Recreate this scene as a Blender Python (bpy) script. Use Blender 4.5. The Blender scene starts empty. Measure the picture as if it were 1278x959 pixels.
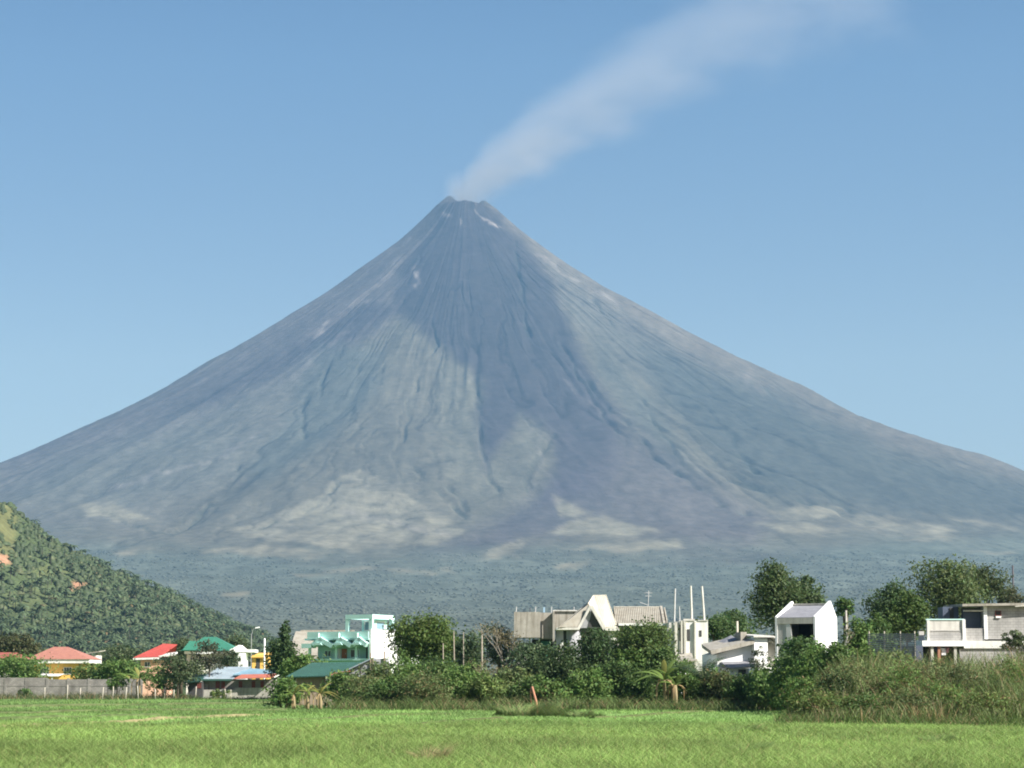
import bpy, math, random
import numpy as np
from mathutils import Vector
R = math.radians
rng = np.random.default_rng(11)
random.seed(5)
S = bpy.context.scene
COL = S.collection

# ------------------------------------------------------------------ camera
F = 2800.0; CX, CY, HZ = 639.0, 479.5, 850.0; CH = 2.4
PITCH = math.atan((HZ - CY) / F)
cp, sp = math.cos(PITCH), math.sin(PITCH)
cam = bpy.data.cameras.new('camera'); camo = bpy.data.objects.new('camera', cam); COL.objects.link(camo)
cam.sensor_fit = 'HORIZONTAL'; cam.sensor_width = 36.0; cam.lens = F / 1278.0 * 36.0
cam.clip_start = 0.5; cam.clip_end = 60000
camo.location = (0, 0, CH); camo.rotation_euler = (math.pi / 2 + PITCH, 0, 0)
S.camera = camo

def P(px, py, d):
    u = (px - CX) / F; v = (CY - py) / F
    y = cp - v * sp; z = sp + v * cp
    return Vector((u / y * d, d, CH + z / y * d))
def Z(py, d): return P(639, py, d).z
def X(px, d): return P(px, 850, d).x
def proj(V):
    x, y, z = V[:, 0], np.maximum(V[:, 1], 1.0), V[:, 2] - CH
    fz = y * cp + z * sp; uz = -y * sp + z * cp
    return CX + F * x / fz, CY - F * uz / fz

# ------------------------------------------------------------------ noise
def _h(ix, iy, seed):
    h = (ix.astype(np.int64) * 374761393 + iy.astype(np.int64) * 668265263 + seed * 1274126177) & 0xffffffff
    h = ((h ^ (h >> 13)) * 1274126177) & 0xffffffff
    return ((h ^ (h >> 16)) & 0xffff) / 65535.0
def vn(x, y, seed=0):
    x = np.asarray(x, float); y = np.asarray(y, float)
    ix = np.floor(x); iy = np.floor(y); fx = x - ix; fy = y - iy
    fx = fx * fx * (3 - 2 * fx); fy = fy * fy * (3 - 2 * fy)
    a = _h(ix, iy, seed); b = _h(ix + 1, iy, seed); c = _h(ix, iy + 1, seed); d = _h(ix + 1, iy + 1, seed)
    return (a * (1 - fx) + b * fx) * (1 - fy) + (c * (1 - fx) + d * fx) * fy
def fbm(x, y, o=4, seed=0):
    s = 0; a = .5; t = 0
    for k in range(o):
        s = s + a * vn(x * 2 ** k, y * 2 ** k, seed + k * 7); t += a; a *= .5
    return s / t
def sstep(a, b, x):
    t = np.clip((x - a) / (b - a), 0, 1); return t * t * (3 - 2 * t)

# ------------------------------------------------------------------ objects
def tag(o, label=None, cat=None, group=None, kind=None):
    if label: o['label'] = label
    if cat: o['category'] = cat
    if group: o['group'] = group
    if kind: o['kind'] = kind
    return o
def empty(name, loc, rz=0, label=None, cat=None, group=None):
    o = bpy.data.objects.new(name, None); COL.objects.link(o)
    o.empty_display_size = .5; o.location = loc; o.rotation_euler = (0, 0, rz)
    return tag(o, label, cat, group)
def npmesh(name, V, Fc, mat, parent=None, cols=None, smooth=False):
    V = np.asarray(V, np.float32); Fc = np.asarray(Fc, np.int32)
    me = bpy.data.meshes.new(name); k = Fc.shape[1]
    me.vertices.add(len(V)); me.vertices.foreach_set('co', V.ravel())
    me.loops.add(Fc.size); me.loops.foreach_set('vertex_index', Fc.ravel())
    me.polygons.add(len(Fc)); me.polygons.foreach_set('loop_start', np.arange(0, Fc.size, k, dtype=np.int32))
    if cols is not None:
        a = me.color_attributes.new('Col', 'FLOAT_COLOR', 'POINT')
        c = np.ones((len(V), 4), np.float32); c[:, :3] = cols
        a.data.foreach_set('color', c.ravel())
    me.update(calc_edges=True)
    me.polygons.foreach_set('use_smooth', np.full(len(Fc), smooth))
    me.materials.append(mat)
    o = bpy.data.objects.new(name, me); COL.objects.link(o)
    if parent: o.parent = parent
    return o

class MB:
    def __init__(s): s.v = []; s.f = []
    def add(s, vs, fs):
        b = len(s.v); s.v += [tuple(v) for v in vs]; s.f += [tuple(i + b for i in f) for f in fs]; return s
    def box(s, x0, x1, y0, y1, z0, z1):
        return s.add([(x0,y0,z0),(x1,y0,z0),(x1,y1,z0),(x0,y1,z0),(x0,y0,z1),(x1,y0,z1),(x1,y1,z1),(x0,y1,z1)],
                     [(3,2,1,0),(4,5,6,7),(0,1,5,4),(1,2,6,5),(2,3,7,6),(3,0,4,7)])
    def prism(s, poly, y0, y1):      # poly in (x,z), counter-clockwise from the front
        n = len(poly)
        vs = [(x, y0, z) for x, z in poly] + [(x, y1, z) for x, z in poly]
        return s.add(vs, [tuple(range(n)), tuple(range(2*n-1, n-1, -1))] + [(i, i+n, (i+1)%n+n, (i+1)%n) for i in range(n)])
    def prismx(s, poly, x0, x1):     # poly in (y,z)
        n = len(poly)
        vs = [(x0, y, z) for y, z in poly] + [(x1, y, z) for y, z in poly]
        return s.add(vs, [tuple(range(n)), tuple(range(2*n-1, n-1, -1))] + [(i, i+n, (i+1)%n+n, (i+1)%n) for i in range(n)])
    def slab(s, a, b, c, d, t=.12):
        a, b, c, d = map(Vector, (a, b, c, d)); n = (b - a).cross(d - a).normalized() * t
        return s.add([a-n, b-n, c-n, d-n, a, b, c, d], [(3,2,1,0),(4,5,6,7),(0,1,5,4),(1,2,6,5),(2,3,7,6),(3,0,4,7)])
    def ribbed(s, a, b, c, d, n, t=.12, r=.05):   # a-b eave, d-c ridge; ribs run eave to ridge
        s.slab(a, b, c, d, t); a, b, c, d = map(Vector, (a, b, c, d))
        nn = (b - a).cross(d - a).normalized()
        for i in range(n + 1):
            k = min(max(i / n, .004), .996); p = a.lerp(b, k) + nn * .012; q = d.lerp(c, k) + nn * .012
            s.bar(p, q, r, r, 4)
        return s
    def bar(s, p, q, r0, r1=None, n=6):
        p, q = Vector(p), Vector(q); r1 = r0 if r1 is None else r1
        ax = (q - p).normalized(); u = ax.orthogonal().normalized(); w = ax.cross(u)
        vs = []
        for c, r in ((p, r0), (q, r1)):
            for i in range(n):
                a = 2 * math.pi * (i + .5) / n; vs.append(c + u * (math.cos(a) * r) + w * (math.sin(a) * r))
        return s.add(vs, [(i, (i+1)%n, (i+1)%n+n, i+n) for i in range(n)] + [tuple(range(n-1, -1, -1)), tuple(range(n, 2*n))])
    def path(s, pts, rs, n=6):
        pts = [Vector(p) for p in pts]; b = len(s.v); m = len(pts); u = None
        for i, p in enumerate(pts):
            ax = (pts[min(i+1, m-1)] - pts[max(i-1, 0)]).normalized()
            if u is None: u = ax.orthogonal().normalized()
            u = (u - ax * u.dot(ax)).normalized(); w = ax.cross(u)
            for k in range(n):
                a = 2 * math.pi * k / n; s.v.append(tuple(p + u * (math.cos(a)*rs[i]) + w * (math.sin(a)*rs[i])))
        for i in range(m - 1):
            for k in range(n):
                s.f.append((b+i*n+k, b+i*n+(k+1)%n, b+(i+1)*n+(k+1)%n, b+(i+1)*n+k))
        s.f.append(tuple(b + k for k in range(n-1, -1, -1))); s.f.append(tuple(b+(m-1)*n+k for k in range(n)))
        return s
    def hip(s, x0, x1, y0, y1, z0, zr, rx0, rx1, ry, t=.0):
        vs = [(x0,y0,z0),(x1,y0,z0),(x1,y1,z0),(x0,y1,z0),(rx0,ry,zr),(rx1,ry,zr)]
        return s.add(vs, [(0,1,5,4),(1,2,5),(2,3,4,5),(3,0,4),(3,2,1,0)])
    def build(s, name, mat, parent=None, smooth=False):
        me = bpy.data.meshes.new(name); me.from_pydata(s.v, [], s.f); me.update()
        if smooth: me.polygons.foreach_set('use_smooth', [True] * len(me.polygons))
        me.materials.append(mat)
        o = bpy.data.objects.new(name, me); COL.objects.link(o)
        if parent: o.parent = parent
        return o

# ------------------------------------------------------------------ materials
def newmat(name):
    m = bpy.data.materials.new(name); m.use_nodes = True; nt = m.node_tree
    return m, nt, nt.nodes, nt.links, nt.nodes['Principled BSDF']
def surf(name, c1, c2=None, scale=1.0, rough=.85, stretch=(1, 1, 1), bump=0.0, streak=0.0, c3=None, spec=.3):
    m, nt, N, L, b = newmat(name); b.inputs['Roughness'].default_value = rough
    b.inputs['Specular IOR Level'].default_value = spec
    c2 = c2 or tuple(x * .75 for x in c1)
    tc = N.new('ShaderNodeTexCoord'); mp = N.new('ShaderNodeMapping'); mp.inputs['Scale'].default_value = stretch
    L.new(tc.outputs['Object'], mp.inputs['Vector'])
    n = N.new('ShaderNodeTexNoise'); n.inputs['Scale'].default_value = scale; n.inputs['Detail'].default_value = 6; n.inputs['Roughness'].default_value = .65
    L.new(mp.outputs[0], n.inputs['Vector'])
    r = N.new('ShaderNodeValToRGB'); r.color_ramp.elements[0].position = .3; r.color_ramp.elements[1].position = .68
    r.color_ramp.elements[0].color = (*c2, 1); r.color_ramp.elements[1].color = (*c1, 1)
    L.new(n.outputs[0], r.inputs[0]); out = r.outputs[0]
    if streak:
        mp2 = N.new('ShaderNodeMapping'); mp2.inputs['Scale'].default_value = (2.2, 2.2, .22); L.new(tc.outputs['Object'], mp2.inputs['Vector'])
        n2 = N.new('ShaderNodeTexNoise'); n2.inputs['Scale'].default_value = 1.3; n2.inputs['Detail'].default_value = 5; L.new(mp2.outputs[0], n2.inputs['Vector'])
        r2 = N.new('ShaderNodeValToRGB'); r2.color_ramp.elements[0].position = .48; r2.color_ramp.elements[1].position = .72
        r2.color_ramp.elements[0].color = (0, 0, 0, 1); r2.color_ramp.elements[1].color = (streak,) * 3 + (1,)
        L.new(n2.outputs[0], r2.inputs[0])
        mx = N.new('ShaderNodeMix'); mx.data_type = 'RGBA'; L.new(r2.outputs[0], mx.inputs[0]); L.new(out, mx.inputs[6])
        mx.inputs[7].default_value = (*(c3 or tuple(x * .35 for x in c1)), 1); out = mx.outputs[2]
    L.new(out, b.inputs['Base Color'])
    if bump:
        bp = N.new('ShaderNodeBump'); bp.inputs['Strength'].default_value = bump; bp.inputs['Distance'].default_value = .05
        L.new(n.outputs[0], bp.inputs['Height']); L.new(bp.outputs[0], b.inputs['Normal'])
    return m
def blockmat(name, c1, c2, mortar, w=.4, h=.2, streak=.5):
    m, nt, N, L, b = newmat(name); b.inputs['Roughness'].default_value = .95; b.inputs['Specular IOR Level'].default_value = .15
    tc = N.new('ShaderNodeTexCoord'); sx = N.new('ShaderNodeSeparateXYZ'); L.new(tc.outputs['Object'], sx.inputs[0])
    ad = N.new('ShaderNodeMath'); L.new(sx.outputs[0], ad.inputs[0]); L.new(sx.outputs[1], ad.inputs[1])
    cb = N.new('ShaderNodeCombineXYZ'); L.new(ad.outputs[0], cb.inputs[0]); L.new(sx.outputs[2], cb.inputs[1])
    br = N.new('ShaderNodeTexBrick'); br.inputs['Scale'].default_value = 1; br.inputs['Brick Width'].default_value = w; br.inputs['Row Height'].default_value = h
    br.inputs['Mortar Size'].default_value = .02; br.inputs['Color1'].default_value = (*c1, 1); br.inputs['Color2'].default_value = (*c2, 1); br.inputs['Mortar'].default_value = (*mortar, 1)
    L.new(cb.outputs[0], br.inputs['Vector'])
    mp = N.new('ShaderNodeMapping'); mp.inputs['Scale'].default_value = (.6, .6, .25); L.new(tc.outputs['Object'], mp.inputs['Vector'])
    n = N.new('ShaderNodeTexNoise'); n.inputs['Scale'].default_value = 1.6; n.inputs['Detail'].default_value = 7; L.new(mp.outputs[0], n.inputs['Vector'])
    r = N.new('ShaderNodeValToRGB'); r.color_ramp.elements[0].position = .42; r.color_ramp.elements[1].position = .7
    r.color_ramp.elements[0].color = (0, 0, 0, 1); r.color_ramp.elements[1].color = (streak,) * 3 + (1,); L.new(n.outputs[0], r.inputs[0])
    mx = N.new('ShaderNodeMix'); mx.data_type = 'RGBA'; L.new(r.outputs[0], mx.inputs[0]); L.new(br.outputs[0], mx.inputs[6]); mx.inputs[7].default_value = (*tuple(x * .4 for x in c1), 1)
    L.new(mx.outputs[2], b.inputs['Base Color'])
    return m
def attrmat(name, trans=0.0, rough=.7, noise=0.0, nscale=1.0, bump=0.0, bdist=1.0, spec=.2):
    m, nt, N, L, b = newmat(name); b.inputs['Roughness'].default_value = rough; b.inputs['Specular IOR Level'].default_value = spec
    a = N.new('ShaderNodeVertexColor'); a.layer_name = 'Col'; out = a.outputs[0]
    if noise:
        tc = N.new('ShaderNodeTexCoord'); n = N.new('ShaderNodeTexNoise'); n.inputs['Scale'].default_value = nscale; n.inputs['Detail'].default_value = 8; n.inputs['Roughness'].default_value = .7
        L.new(tc.outputs['Object'], n.inputs['Vector'])
        mr = N.new('ShaderNodeMapRange'); mr.inputs[1].default_value = .3; mr.inputs[2].default_value = .7; mr.inputs[3].default_value = 1 - noise; mr.inputs[4].default_value = 1 + noise
        L.new(n.outputs[0], mr.inputs[0])
        mx = N.new('ShaderNodeMix'); mx.data_type = 'RGBA'; mx.blend_type = 'MULTIPLY'; mx.inputs[0].default_value = 1
        L.new(out, mx.inputs[6]); L.new(mr.outputs[0], mx.inputs[7]); out = mx.outputs[2]
        if bump:
            bp = N.new('ShaderNodeBump'); bp.inputs['Strength'].default_value = bump; bp.inputs['Distance'].default_value = bdist
            L.new(n.outputs[0], bp.inputs['Height']); L.new(bp.outputs[0], b.inputs['Normal'])
    L.new(out, b.inputs['Base Color'])
    if trans:
        t = N.new('ShaderNodeBsdfTranslucent'); L.new(out, t.inputs[0])
        ms = N.new('ShaderNodeMixShader'); ms.inputs[0].default_value = trans
        L.new(b.outputs[0], ms.inputs[1]); L.new(t.outputs[0], ms.inputs[2]); L.new(ms.outputs[0], N['Material Output'].inputs['Surface'])
    return m
M = dict(
    leaf=attrmat('leaf', .38, .55, spec=.25), blade=attrmat('grass_blade', .3, .6),
    bark=surf('bark', (.12, .09, .06), (.06, .045, .03), 6), palebark=surf('pale_bark', (.28, .25, .2), (.16, .135, .1), 5),
    white=surf('white_paint', (.72, .72, .69), (.6, .59, .55), .9, .75, streak=.5, c3=(.45, .43, .4)),
    brightwhite=surf('bright_white_paint', (.84, .84, .83), (.78, .78, .76), .6, .7),
    cream=surf('cream_paint', (.55, .53, .47), (.44, .42, .36), 1., .8, streak=.5),
    mint=surf('mint_paint', (.4, .63, .59), (.33, .55, .51), .9, .6, streak=.15, c3=(.25, .4, .38)),
    palemint=surf('pale_mint_paint', (.55, .78, .74), (.46, .7, .66), .9, .6),
    yellow=surf('yellow_ochre_paint', (.75, .46, .12), (.66, .38, .1), .7, .75),
    peach=surf('peach_paint', (.7, .42, .3), (.6, .36, .26), .7, .75),
    concrete=surf('raw_concrete', (.42, .4, .36), (.3, .28, .25), 1.6, .95, streak=.55, c3=(.14, .13, .11)),
    paleconcrete=surf('pale_concrete', (.62, .6, .56), (.48, .46, .42), 1.4, .9, streak=.45, c3=(.24, .22, .2)),
    tanconcrete=surf('stained_tan_concrete', (.38, .355, .31), (.26, .24, .2), 1.2, .95, streak=.75, c3=(.15, .13, .1)),
    render=surf('grey_render', (.36, .36, .38), (.27, .27, .29), 1.2, .9, streak=.3),
    block=blockmat('hollow_block', (.3, .28, .255), (.22, .205, .19), (.16, .15, .14), streak=.8),
    paleblock=blockmat('pale_hollow_block', (.44, .43, .41), (.38, .37, .36), (.3, .29, .28), streak=.6),
    salmonroof=surf('salmon_tile_roof', (.38, .17, .125), (.29, .125, .095), 1.5, .7, streak=.2),
    redroof=surf('red_metal_roof', (.42, .075, .06), (.33, .06, .05), 1., .6, streak=.3),
    dullred=surf('dull_red_roof', (.32, .09, .07), (.22, .07, .05), 1., .7),
    greenroof=surf('green_metal_roof', (.045, .19, .125), (.035, .14, .095), 1., .55, streak=.25),
    darkgreenroof=surf('dark_green_roof', (.035, .095, .075), (.027, .07, .056), 1., .55, streak=.2),
    blueroof=surf('pale_blue_metal_roof', (.27, .33, .37), (.2, .25, .29), .9, .45, streak=.3, c3=(.25, .2, .16)),
    steelblue=surf('steel_blue_roof', (.2, .31, .38), (.15, .24, .3), 1., .45),
    rust=surf('rusty_red_metal', (.42, .13, .09), (.28, .1, .07), 2., .8),
    greyroof=surf('weathered_grey_roof', (.34, .32, .27), (.23, .21, .175), 1.2, .75, streak=.35, c3=(.2, .16, .12)),
    whiteroof=surf('white_ribbed_roof', (.52, .49, .41), (.42, .39, .32), 1., .6, streak=.2, c3=(.5, .46, .38)),
    slate=surf('dull_grey_roof', (.25, .25, .27), (.19, .19, .21), 1.2, .8, streak=.3),
    dark=surf('interior_shade', (.07, .068, .068), (.05, .048, .048), 1., .9),  # near-black colour stands in for the shade inside openings and recesses
    glass=surf('window_glass', (.05, .07, .08), (.03, .045, .05), .6, .15, spec=.5),
    shutter=surf('brown_red_shutter', (.2, .06, .05), (.14, .045, .04), 2., .7),
    door=surf('brown_door', (.35, .13, .06), (.26, .1, .05), 2., .6),
    wood=surf('weathered_wood', (.34, .27, .2), (.2, .15, .11), 3., .9, stretch=(3, 3, .4)),
    redwood=surf('red_brown_timber', (.42, .2, .125), (.3, .14, .09), 4., .8, stretch=(3, 3, .5)),
    postwood=surf('pale_fence_post', (.5, .46, .38), (.33, .3, .25), 3., .9),
    steel=surf('galvanised_steel', (.5, .5, .5), (.4, .4, .4), 2., .5), darksteel=surf('dark_steel', (.08, .08, .09), (.05, .05, .06), 2., .6),
    net=surf('dark_netting', (.05, .07, .08), (.035, .05, .055), 2., .95),
    tarp=surf('blue_tarpaulin', (.35, .5, .65), (.28, .42, .55), 1., .6),
    navy=surf('navy_panel', (.09, .11, .16), (.07, .085, .12), 1., .7),
    drystem=surf('dry_banana_stem', (.34, .27, .16), (.2, .16, .08), 3., .9, stretch=(3, 3, .5)),
    cloth_w=surf('white_cloth', (.75, .75, .76), (.68, .68, .7), 2., .9), cloth_p=surf('pink_cloth', (.6, .3, .32), (.5, .24, .26), 2., .9), cloth_n=surf('navy_cloth', (.08, .1, .2), (.06, .07, .15), 2., .9),
)

# ------------------------------------------------------------------ sky, sun, haze
SUN_AZ, SUN_EL = R(120), R(38)      # azimuth clockwise from +Y (the view direction)
W = bpy.data.worlds.new('World'); S.world = W; W.use_nodes = True
wn = W.node_tree; sky = wn.nodes.new('ShaderNodeTexSky'); sky.sky_type = 'NISHITA'; sky.sun_disc = False
sky.sun_elevation = SUN_EL; sky.sun_rotation = SUN_AZ; sky.air_density = .5; sky.dust_density = 2.0; sky.ozone_density = 4.0
# clear air high up, paler towards the horizon: the sky colour is graded by the height of the view direction
tcw = wn.nodes.new('ShaderNodeTexCoord'); sxw = wn.nodes.new('ShaderNodeSeparateXYZ'); wn.links.new(tcw.outputs['Generated'], sxw.inputs[0])
mrw = wn.nodes.new('ShaderNodeMapRange'); mrw.inputs[1].default_value = .14; mrw.inputs[2].default_value = .34; wn.links.new(sxw.outputs[2], mrw.inputs[0])
mxw = wn.nodes.new('ShaderNodeMix'); mxw.data_type = 'RGBA'; mxw.inputs[6].default_value = (2.6, 2.02, 1.25, 1); mxw.inputs[7].default_value = (.55, .68, .83, 1); wn.links.new(mrw.outputs[0], mxw.inputs[0])
muw = wn.nodes.new('ShaderNodeMix'); muw.data_type = 'RGBA'; muw.blend_type = 'MULTIPLY'; muw.inputs[0].default_value = 1; wn.links.new(sky.outputs[0], muw.inputs[6]); wn.links.new(mxw.outputs[2], muw.inputs[7])
wn.links.new(muw.outputs[2], wn.nodes['Background'].inputs[0]); wn.nodes['Background'].inputs[1].default_value = .062
sl = bpy.data.lights.new('sun', 'SUN'); sl.energy = 5.0; sl.angle = R(.53); sl.color = (1, .95, .86)
so = bpy.data.objects.new('sun', sl); COL.objects.link(so)
sd = Vector((math.sin(SUN_AZ) * math.cos(SUN_EL), math.cos(SUN_AZ) * math.cos(SUN_EL), math.sin(SUN_EL)))
so.rotation_euler = sd.to_track_quat('Z', 'Y').to_euler(); so.location = (60, -60, 80)

HAZE_D = 4.5e-5
m = bpy.data.materials.new('haze_air'); m.use_nodes = True; nt = m.node_tree; nt.nodes.remove(nt.nodes['Principled BSDF'])
pv = nt.nodes.new('ShaderNodeVolumePrincipled'); pv.inputs['Color'].default_value = (.25, .5, .8, 1); pv.inputs['Density'].default_value = HAZE_D
pv.inputs['Anisotropy'].default_value = 0.0
nt.links.new(pv.outputs[0], nt.nodes['Material Output'].inputs['Volume'])
hz = MB().box(-9500, 9500, -500, 16500, -25, 4620).build('haze', m); tag(hz, kind='stuff', label='pale blue haze filling the air between the field and the volcano', cat='haze')
# ------------------------------------------------------------------ volcano and its foot
VD = 11500.0; VX = X(580, VD)
def sdpoly(x, y, poly):
    poly = np.asarray(poly, float); n = len(poly); d2 = np.full(x.shape, 1e18); ins = np.zeros(x.shape, bool)
    for i in range(n):
        ax, ay = poly[i]; bx, by = poly[(i + 1) % n]; ex, ey = bx - ax, by - ay
        t = np.clip(((x - ax) * ex + (y - ay) * ey) / (ex * ex + ey * ey + 1e-9), 0, 1)
        d2 = np.minimum(d2, (x - ax - t * ex) ** 2 + (y - ay - t * ey) ** 2)
        c = ((ay > y) != (by > y)) & (x < (bx - ax) * (y - ay) / (by - ay + 1e-12) + ax); ins ^= c
    d = np.sqrt(d2); return np.where(ins, d, -d)
def dline(x, y, pl):
    pl = np.asarray(pl, float); d2 = np.full(x.shape, 1e18)
    for (ax, ay), (bx, by) in zip(pl[:-1], pl[1:]):
        ex, ey = bx - ax, by - ay
        t = np.clip(((x - ax) * ex + (y - ay) * ey) / (ex * ex + ey * ey + 1e-9), 0, 1)
        d2 = np.minimum(d2, (x - ax - t * ex) ** 2 + (y - ay - t * ey) ** 2)
    return np.sqrt(d2)

prL=np.array( [(0, 2521), (98, 2521), (213, 2394), (365, 2244), (521, 2135), (739, 1961), (1067, 1745), (1301, 1599), (1544, 1441), (1774, 1304), (1975, 1201), (2246, 1062), (2382, 1000), (3100, 716), (3700, 538), (4500, 415), (5500, 280), (7000, 150), (8500, 60), (9900, 8), (12000, -8)] , float)
prR=np.array( [(0, 2491), (106, 2491), (287, 2322), (507, 2154), (739, 1992), (903, 1906), (1150, 1755), (1425, 1597), (1642, 1487), (1778, 1427), (2049, 1261), (2267, 1180), (2484, 1097), (2698, 1032), (2866, 954), (3700, 587), (4500, 415), (5500, 280), (7000, 150), (8500, 60), (9900, 8), (12000, -8)] , float)
def prof(pr, r):
    # smooth the piecewise profile a little
    return (np.interp(r - 60, pr[:, 0], pr[:, 1]) + np.interp(r, pr[:, 0], pr[:, 1]) * 2 + np.interp(r + 60, pr[:, 0], pr[:, 1])) / 4

GUL = [([(735,478),(745,495),(765,515),(800,545),(815,570),(860,600),(900,625),(930,642)], 3.0, 26), ([(870,590),(930,606),(990,622),(1030,632),(1060,644),(1085,660)], 2.6, 22),
       ([(540,400),(545,430),(520,470),(508,520),(500,565),(530,600),(560,625),(585,645)], 2.2, 18), ([(598,490),(600,530),(604,560),(616,605),(622,625)], 2.5, 20),
       ([(642,300),(650,350),(655,395),(662,420)], 2.2, 16), ([(520,320),(512,350),(505,375)], 1.8, 12), ([(735,370),(760,400),(775,430)], 2, 14),
       ([(700,430),(720,465),(745,505),(770,540),(790,560)], 2.4, 20), ([(910,540),(925,565),(940,590)], 3, 22), ([(385,495),(375,520),(378,545)], 2.5, 18),
       ([(440,420),(410,460),(400,490)], 2.6, 18), ([(300,580),(285,610),(230,660),(215,668)], 3, 20), ([(690,540),(670,580),(655,610)], 2, 14), ([(890,575),(905,590),(925,600)], 2.5, 18),
       ([(540,560),(555,600),(585,635)], 2.2, 16), ([(430,600),(380,640),(320,660)], 2, 10), ([(800,500),(840,560),(850,580)], 2.2, 16),
       ([(1020,612),(1070,640),(1090,655)], 3, 16), ([(130,640),(160,655),(215,668)], 2, 10), ([(950,480),(1000,540),(1020,560)], 2, 10)]
def landcover(px, py):
    w = 7 * (fbm(px / 22, py / 16, 4, 31) - .5) * 2; w2 = 6 * (fbm(px / 18, py / 14, 4, 57) - .5) * 2
    x = px + w; y = py + w2
    n1 = fbm(px / 60, py / 35, 5, 3)[:, None]; n2 = fbm(px / 9, py / 9, 4, 9)[:, None]
    olive = np.array((.118, .108, .08)); lava = np.array((.038, .033, .036)); tan = np.array((.215, .195, .14)); forest = np.array((.112, .126, .1))
    dgreen = np.array((.07, .075, .064)); ash = np.array((.1, .086, .085)); pale = np.array((.46, .4, .36))
    c = np.ones((len(px), 3)) * olive * (.72 + .55 * n1)
    def lay(poly, col, soft, a=1.0):
        nonlocal c
        mk = (sstep(-soft, soft, sdpoly(x, y, poly)) * a)[:, None]; c = c * (1 - mk) + np.asarray(col) * mk; return mk[:, 0]
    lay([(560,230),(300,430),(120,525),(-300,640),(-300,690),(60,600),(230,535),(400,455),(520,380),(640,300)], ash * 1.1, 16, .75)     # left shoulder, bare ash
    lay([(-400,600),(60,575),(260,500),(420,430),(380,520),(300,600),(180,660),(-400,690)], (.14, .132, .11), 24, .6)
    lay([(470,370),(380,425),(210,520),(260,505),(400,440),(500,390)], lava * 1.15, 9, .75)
    lay([(600,230),(720,325),(900,430),(1080,520),(1400,610),(1400,640),(1100,560),(900,480),(720,380),(640,330)], (.15, .125, .105), 14, .45)
    lay([(690,335),(760,375),(860,450),(930,520),(850,500),(760,440),(715,400)], (.1, .1, .086), 16, .6)
    lay([(800,430),(960,480),(1120,560),(1300,600),(1400,660),(1150,650),(960,620),(880,560),(820,500)], dgreen * .85, 26, .85)                  # right flank scrub
    lay([(740,420),(800,480),(850,560),(880,600),(830,590),(780,520),(745,470)], dgreen * 1.1, 14, .6)
    lay([(400,430),(470,430),(480,480),(440,520),(400,560),(330,600),(300,590),(350,530)], dgreen * 1.15, 14, .7)
    lay([(60,570),(230,530),(330,540),(280,600),(140,640),(20,620)], dgreen * 1.5, 20, .3)
    lay([(548,455),(600,450),(605,520),(612,570),(640,600),(600,635),(560,600),(545,530)], (.13, .122, .09), 10, .8)
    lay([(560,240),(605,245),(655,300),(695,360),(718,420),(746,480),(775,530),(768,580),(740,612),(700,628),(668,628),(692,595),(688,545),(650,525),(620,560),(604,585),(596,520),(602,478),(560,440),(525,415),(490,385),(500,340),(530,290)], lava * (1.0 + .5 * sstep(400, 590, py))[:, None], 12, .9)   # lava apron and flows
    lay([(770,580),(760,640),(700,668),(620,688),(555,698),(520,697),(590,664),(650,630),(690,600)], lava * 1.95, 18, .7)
    lay([(648,520),(675,530),(684,560),(660,590),(650,625),(630,615),(640,570)], (.12, .115, .088), 12, .6)
    lay([(770,520),(850,580),(960,650),(940,690),(830,680),(760,650),(740,600)], ash * .95, 22, .7)
    lay([(830,690),(960,690),(1200,700),(1250,720),(980,735),(830,720)], ash * .8, 16, .6)
    ys = y; y = y + 26 * (fbm(px / 80, py / 14, 4, 83) - .5)
    fm = lay([(-400,668),(60,672),(250,690),(420,694),(560,694),(700,690),(860,694),(1000,684),(1120,668),(1500,672),(1500,900),(-400,900)], forest * (.72 + .56 * fbm(px / 45, py / 5, 4, 44)[:, None]) * (.93 + .14 * fbm(px / 3, py / 2, 2, 45)[:, None]), 24, 1); y = ys
    for pl in ([(300,668),(350,640),(400,615),(425,592),(450,588),(500,612),(545,640),(585,662),(545,680),(470,682),(440,690),(390,680)], [(600,692),(640,676),(668,672),(650,684)], [(680,668),(712,650),(750,642),(790,654),(830,664),(790,672),(735,666)], [(700,684),(770,678),(850,676),(855,684),(800,690),(740,688)],
               [(1050,640),(1110,645),(1200,660),(1180,668),(1100,668),(1070,662)], [(98,632),(130,622),(200,655),(150,650),(110,646)], [(140,690),(185,678),(195,683),(150,696)], [(365,717),(470,706),(475,711),(370,721)],
               [(480,712),(560,708),(565,716),(490,718)], [(930,655),(1000,652),(1060,664),(1000,668)], [(250,688),(330,680),(420,690),(380,697),(270,692)], [(270,662),(400,628),(430,628),(330,668)],
               [(600,690),(640,685),(650,694),(600,697)], [(690,706),(740,700),(735,709),(695,711)], [(1120,672),(1190,668),(1180,676)], [(690,620),(760,650),(700,645)], [(1210,690),(1278,686),(1270,692)], [(275,740),(310,738),(308,745),(280,745)],
               [(960,640),(1020,630),(1060,640),(1000,648)], [(1150,640),(1260,656),(1300,670),(1200,650)]):
        mk = sstep(-3, 4, sdpoly(x, y, pl)) * np.clip(.25 + 2.2 * (fbm(px / 26, py / 7, 4, 88) - .28), 0, 1); mk = np.clip(mk, 0, 1)[:, None]
        c = c * (1 - mk) + tan * (.8 + .4 * n1) * mk; fm = fm * (1 - mk[:, 0])
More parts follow.
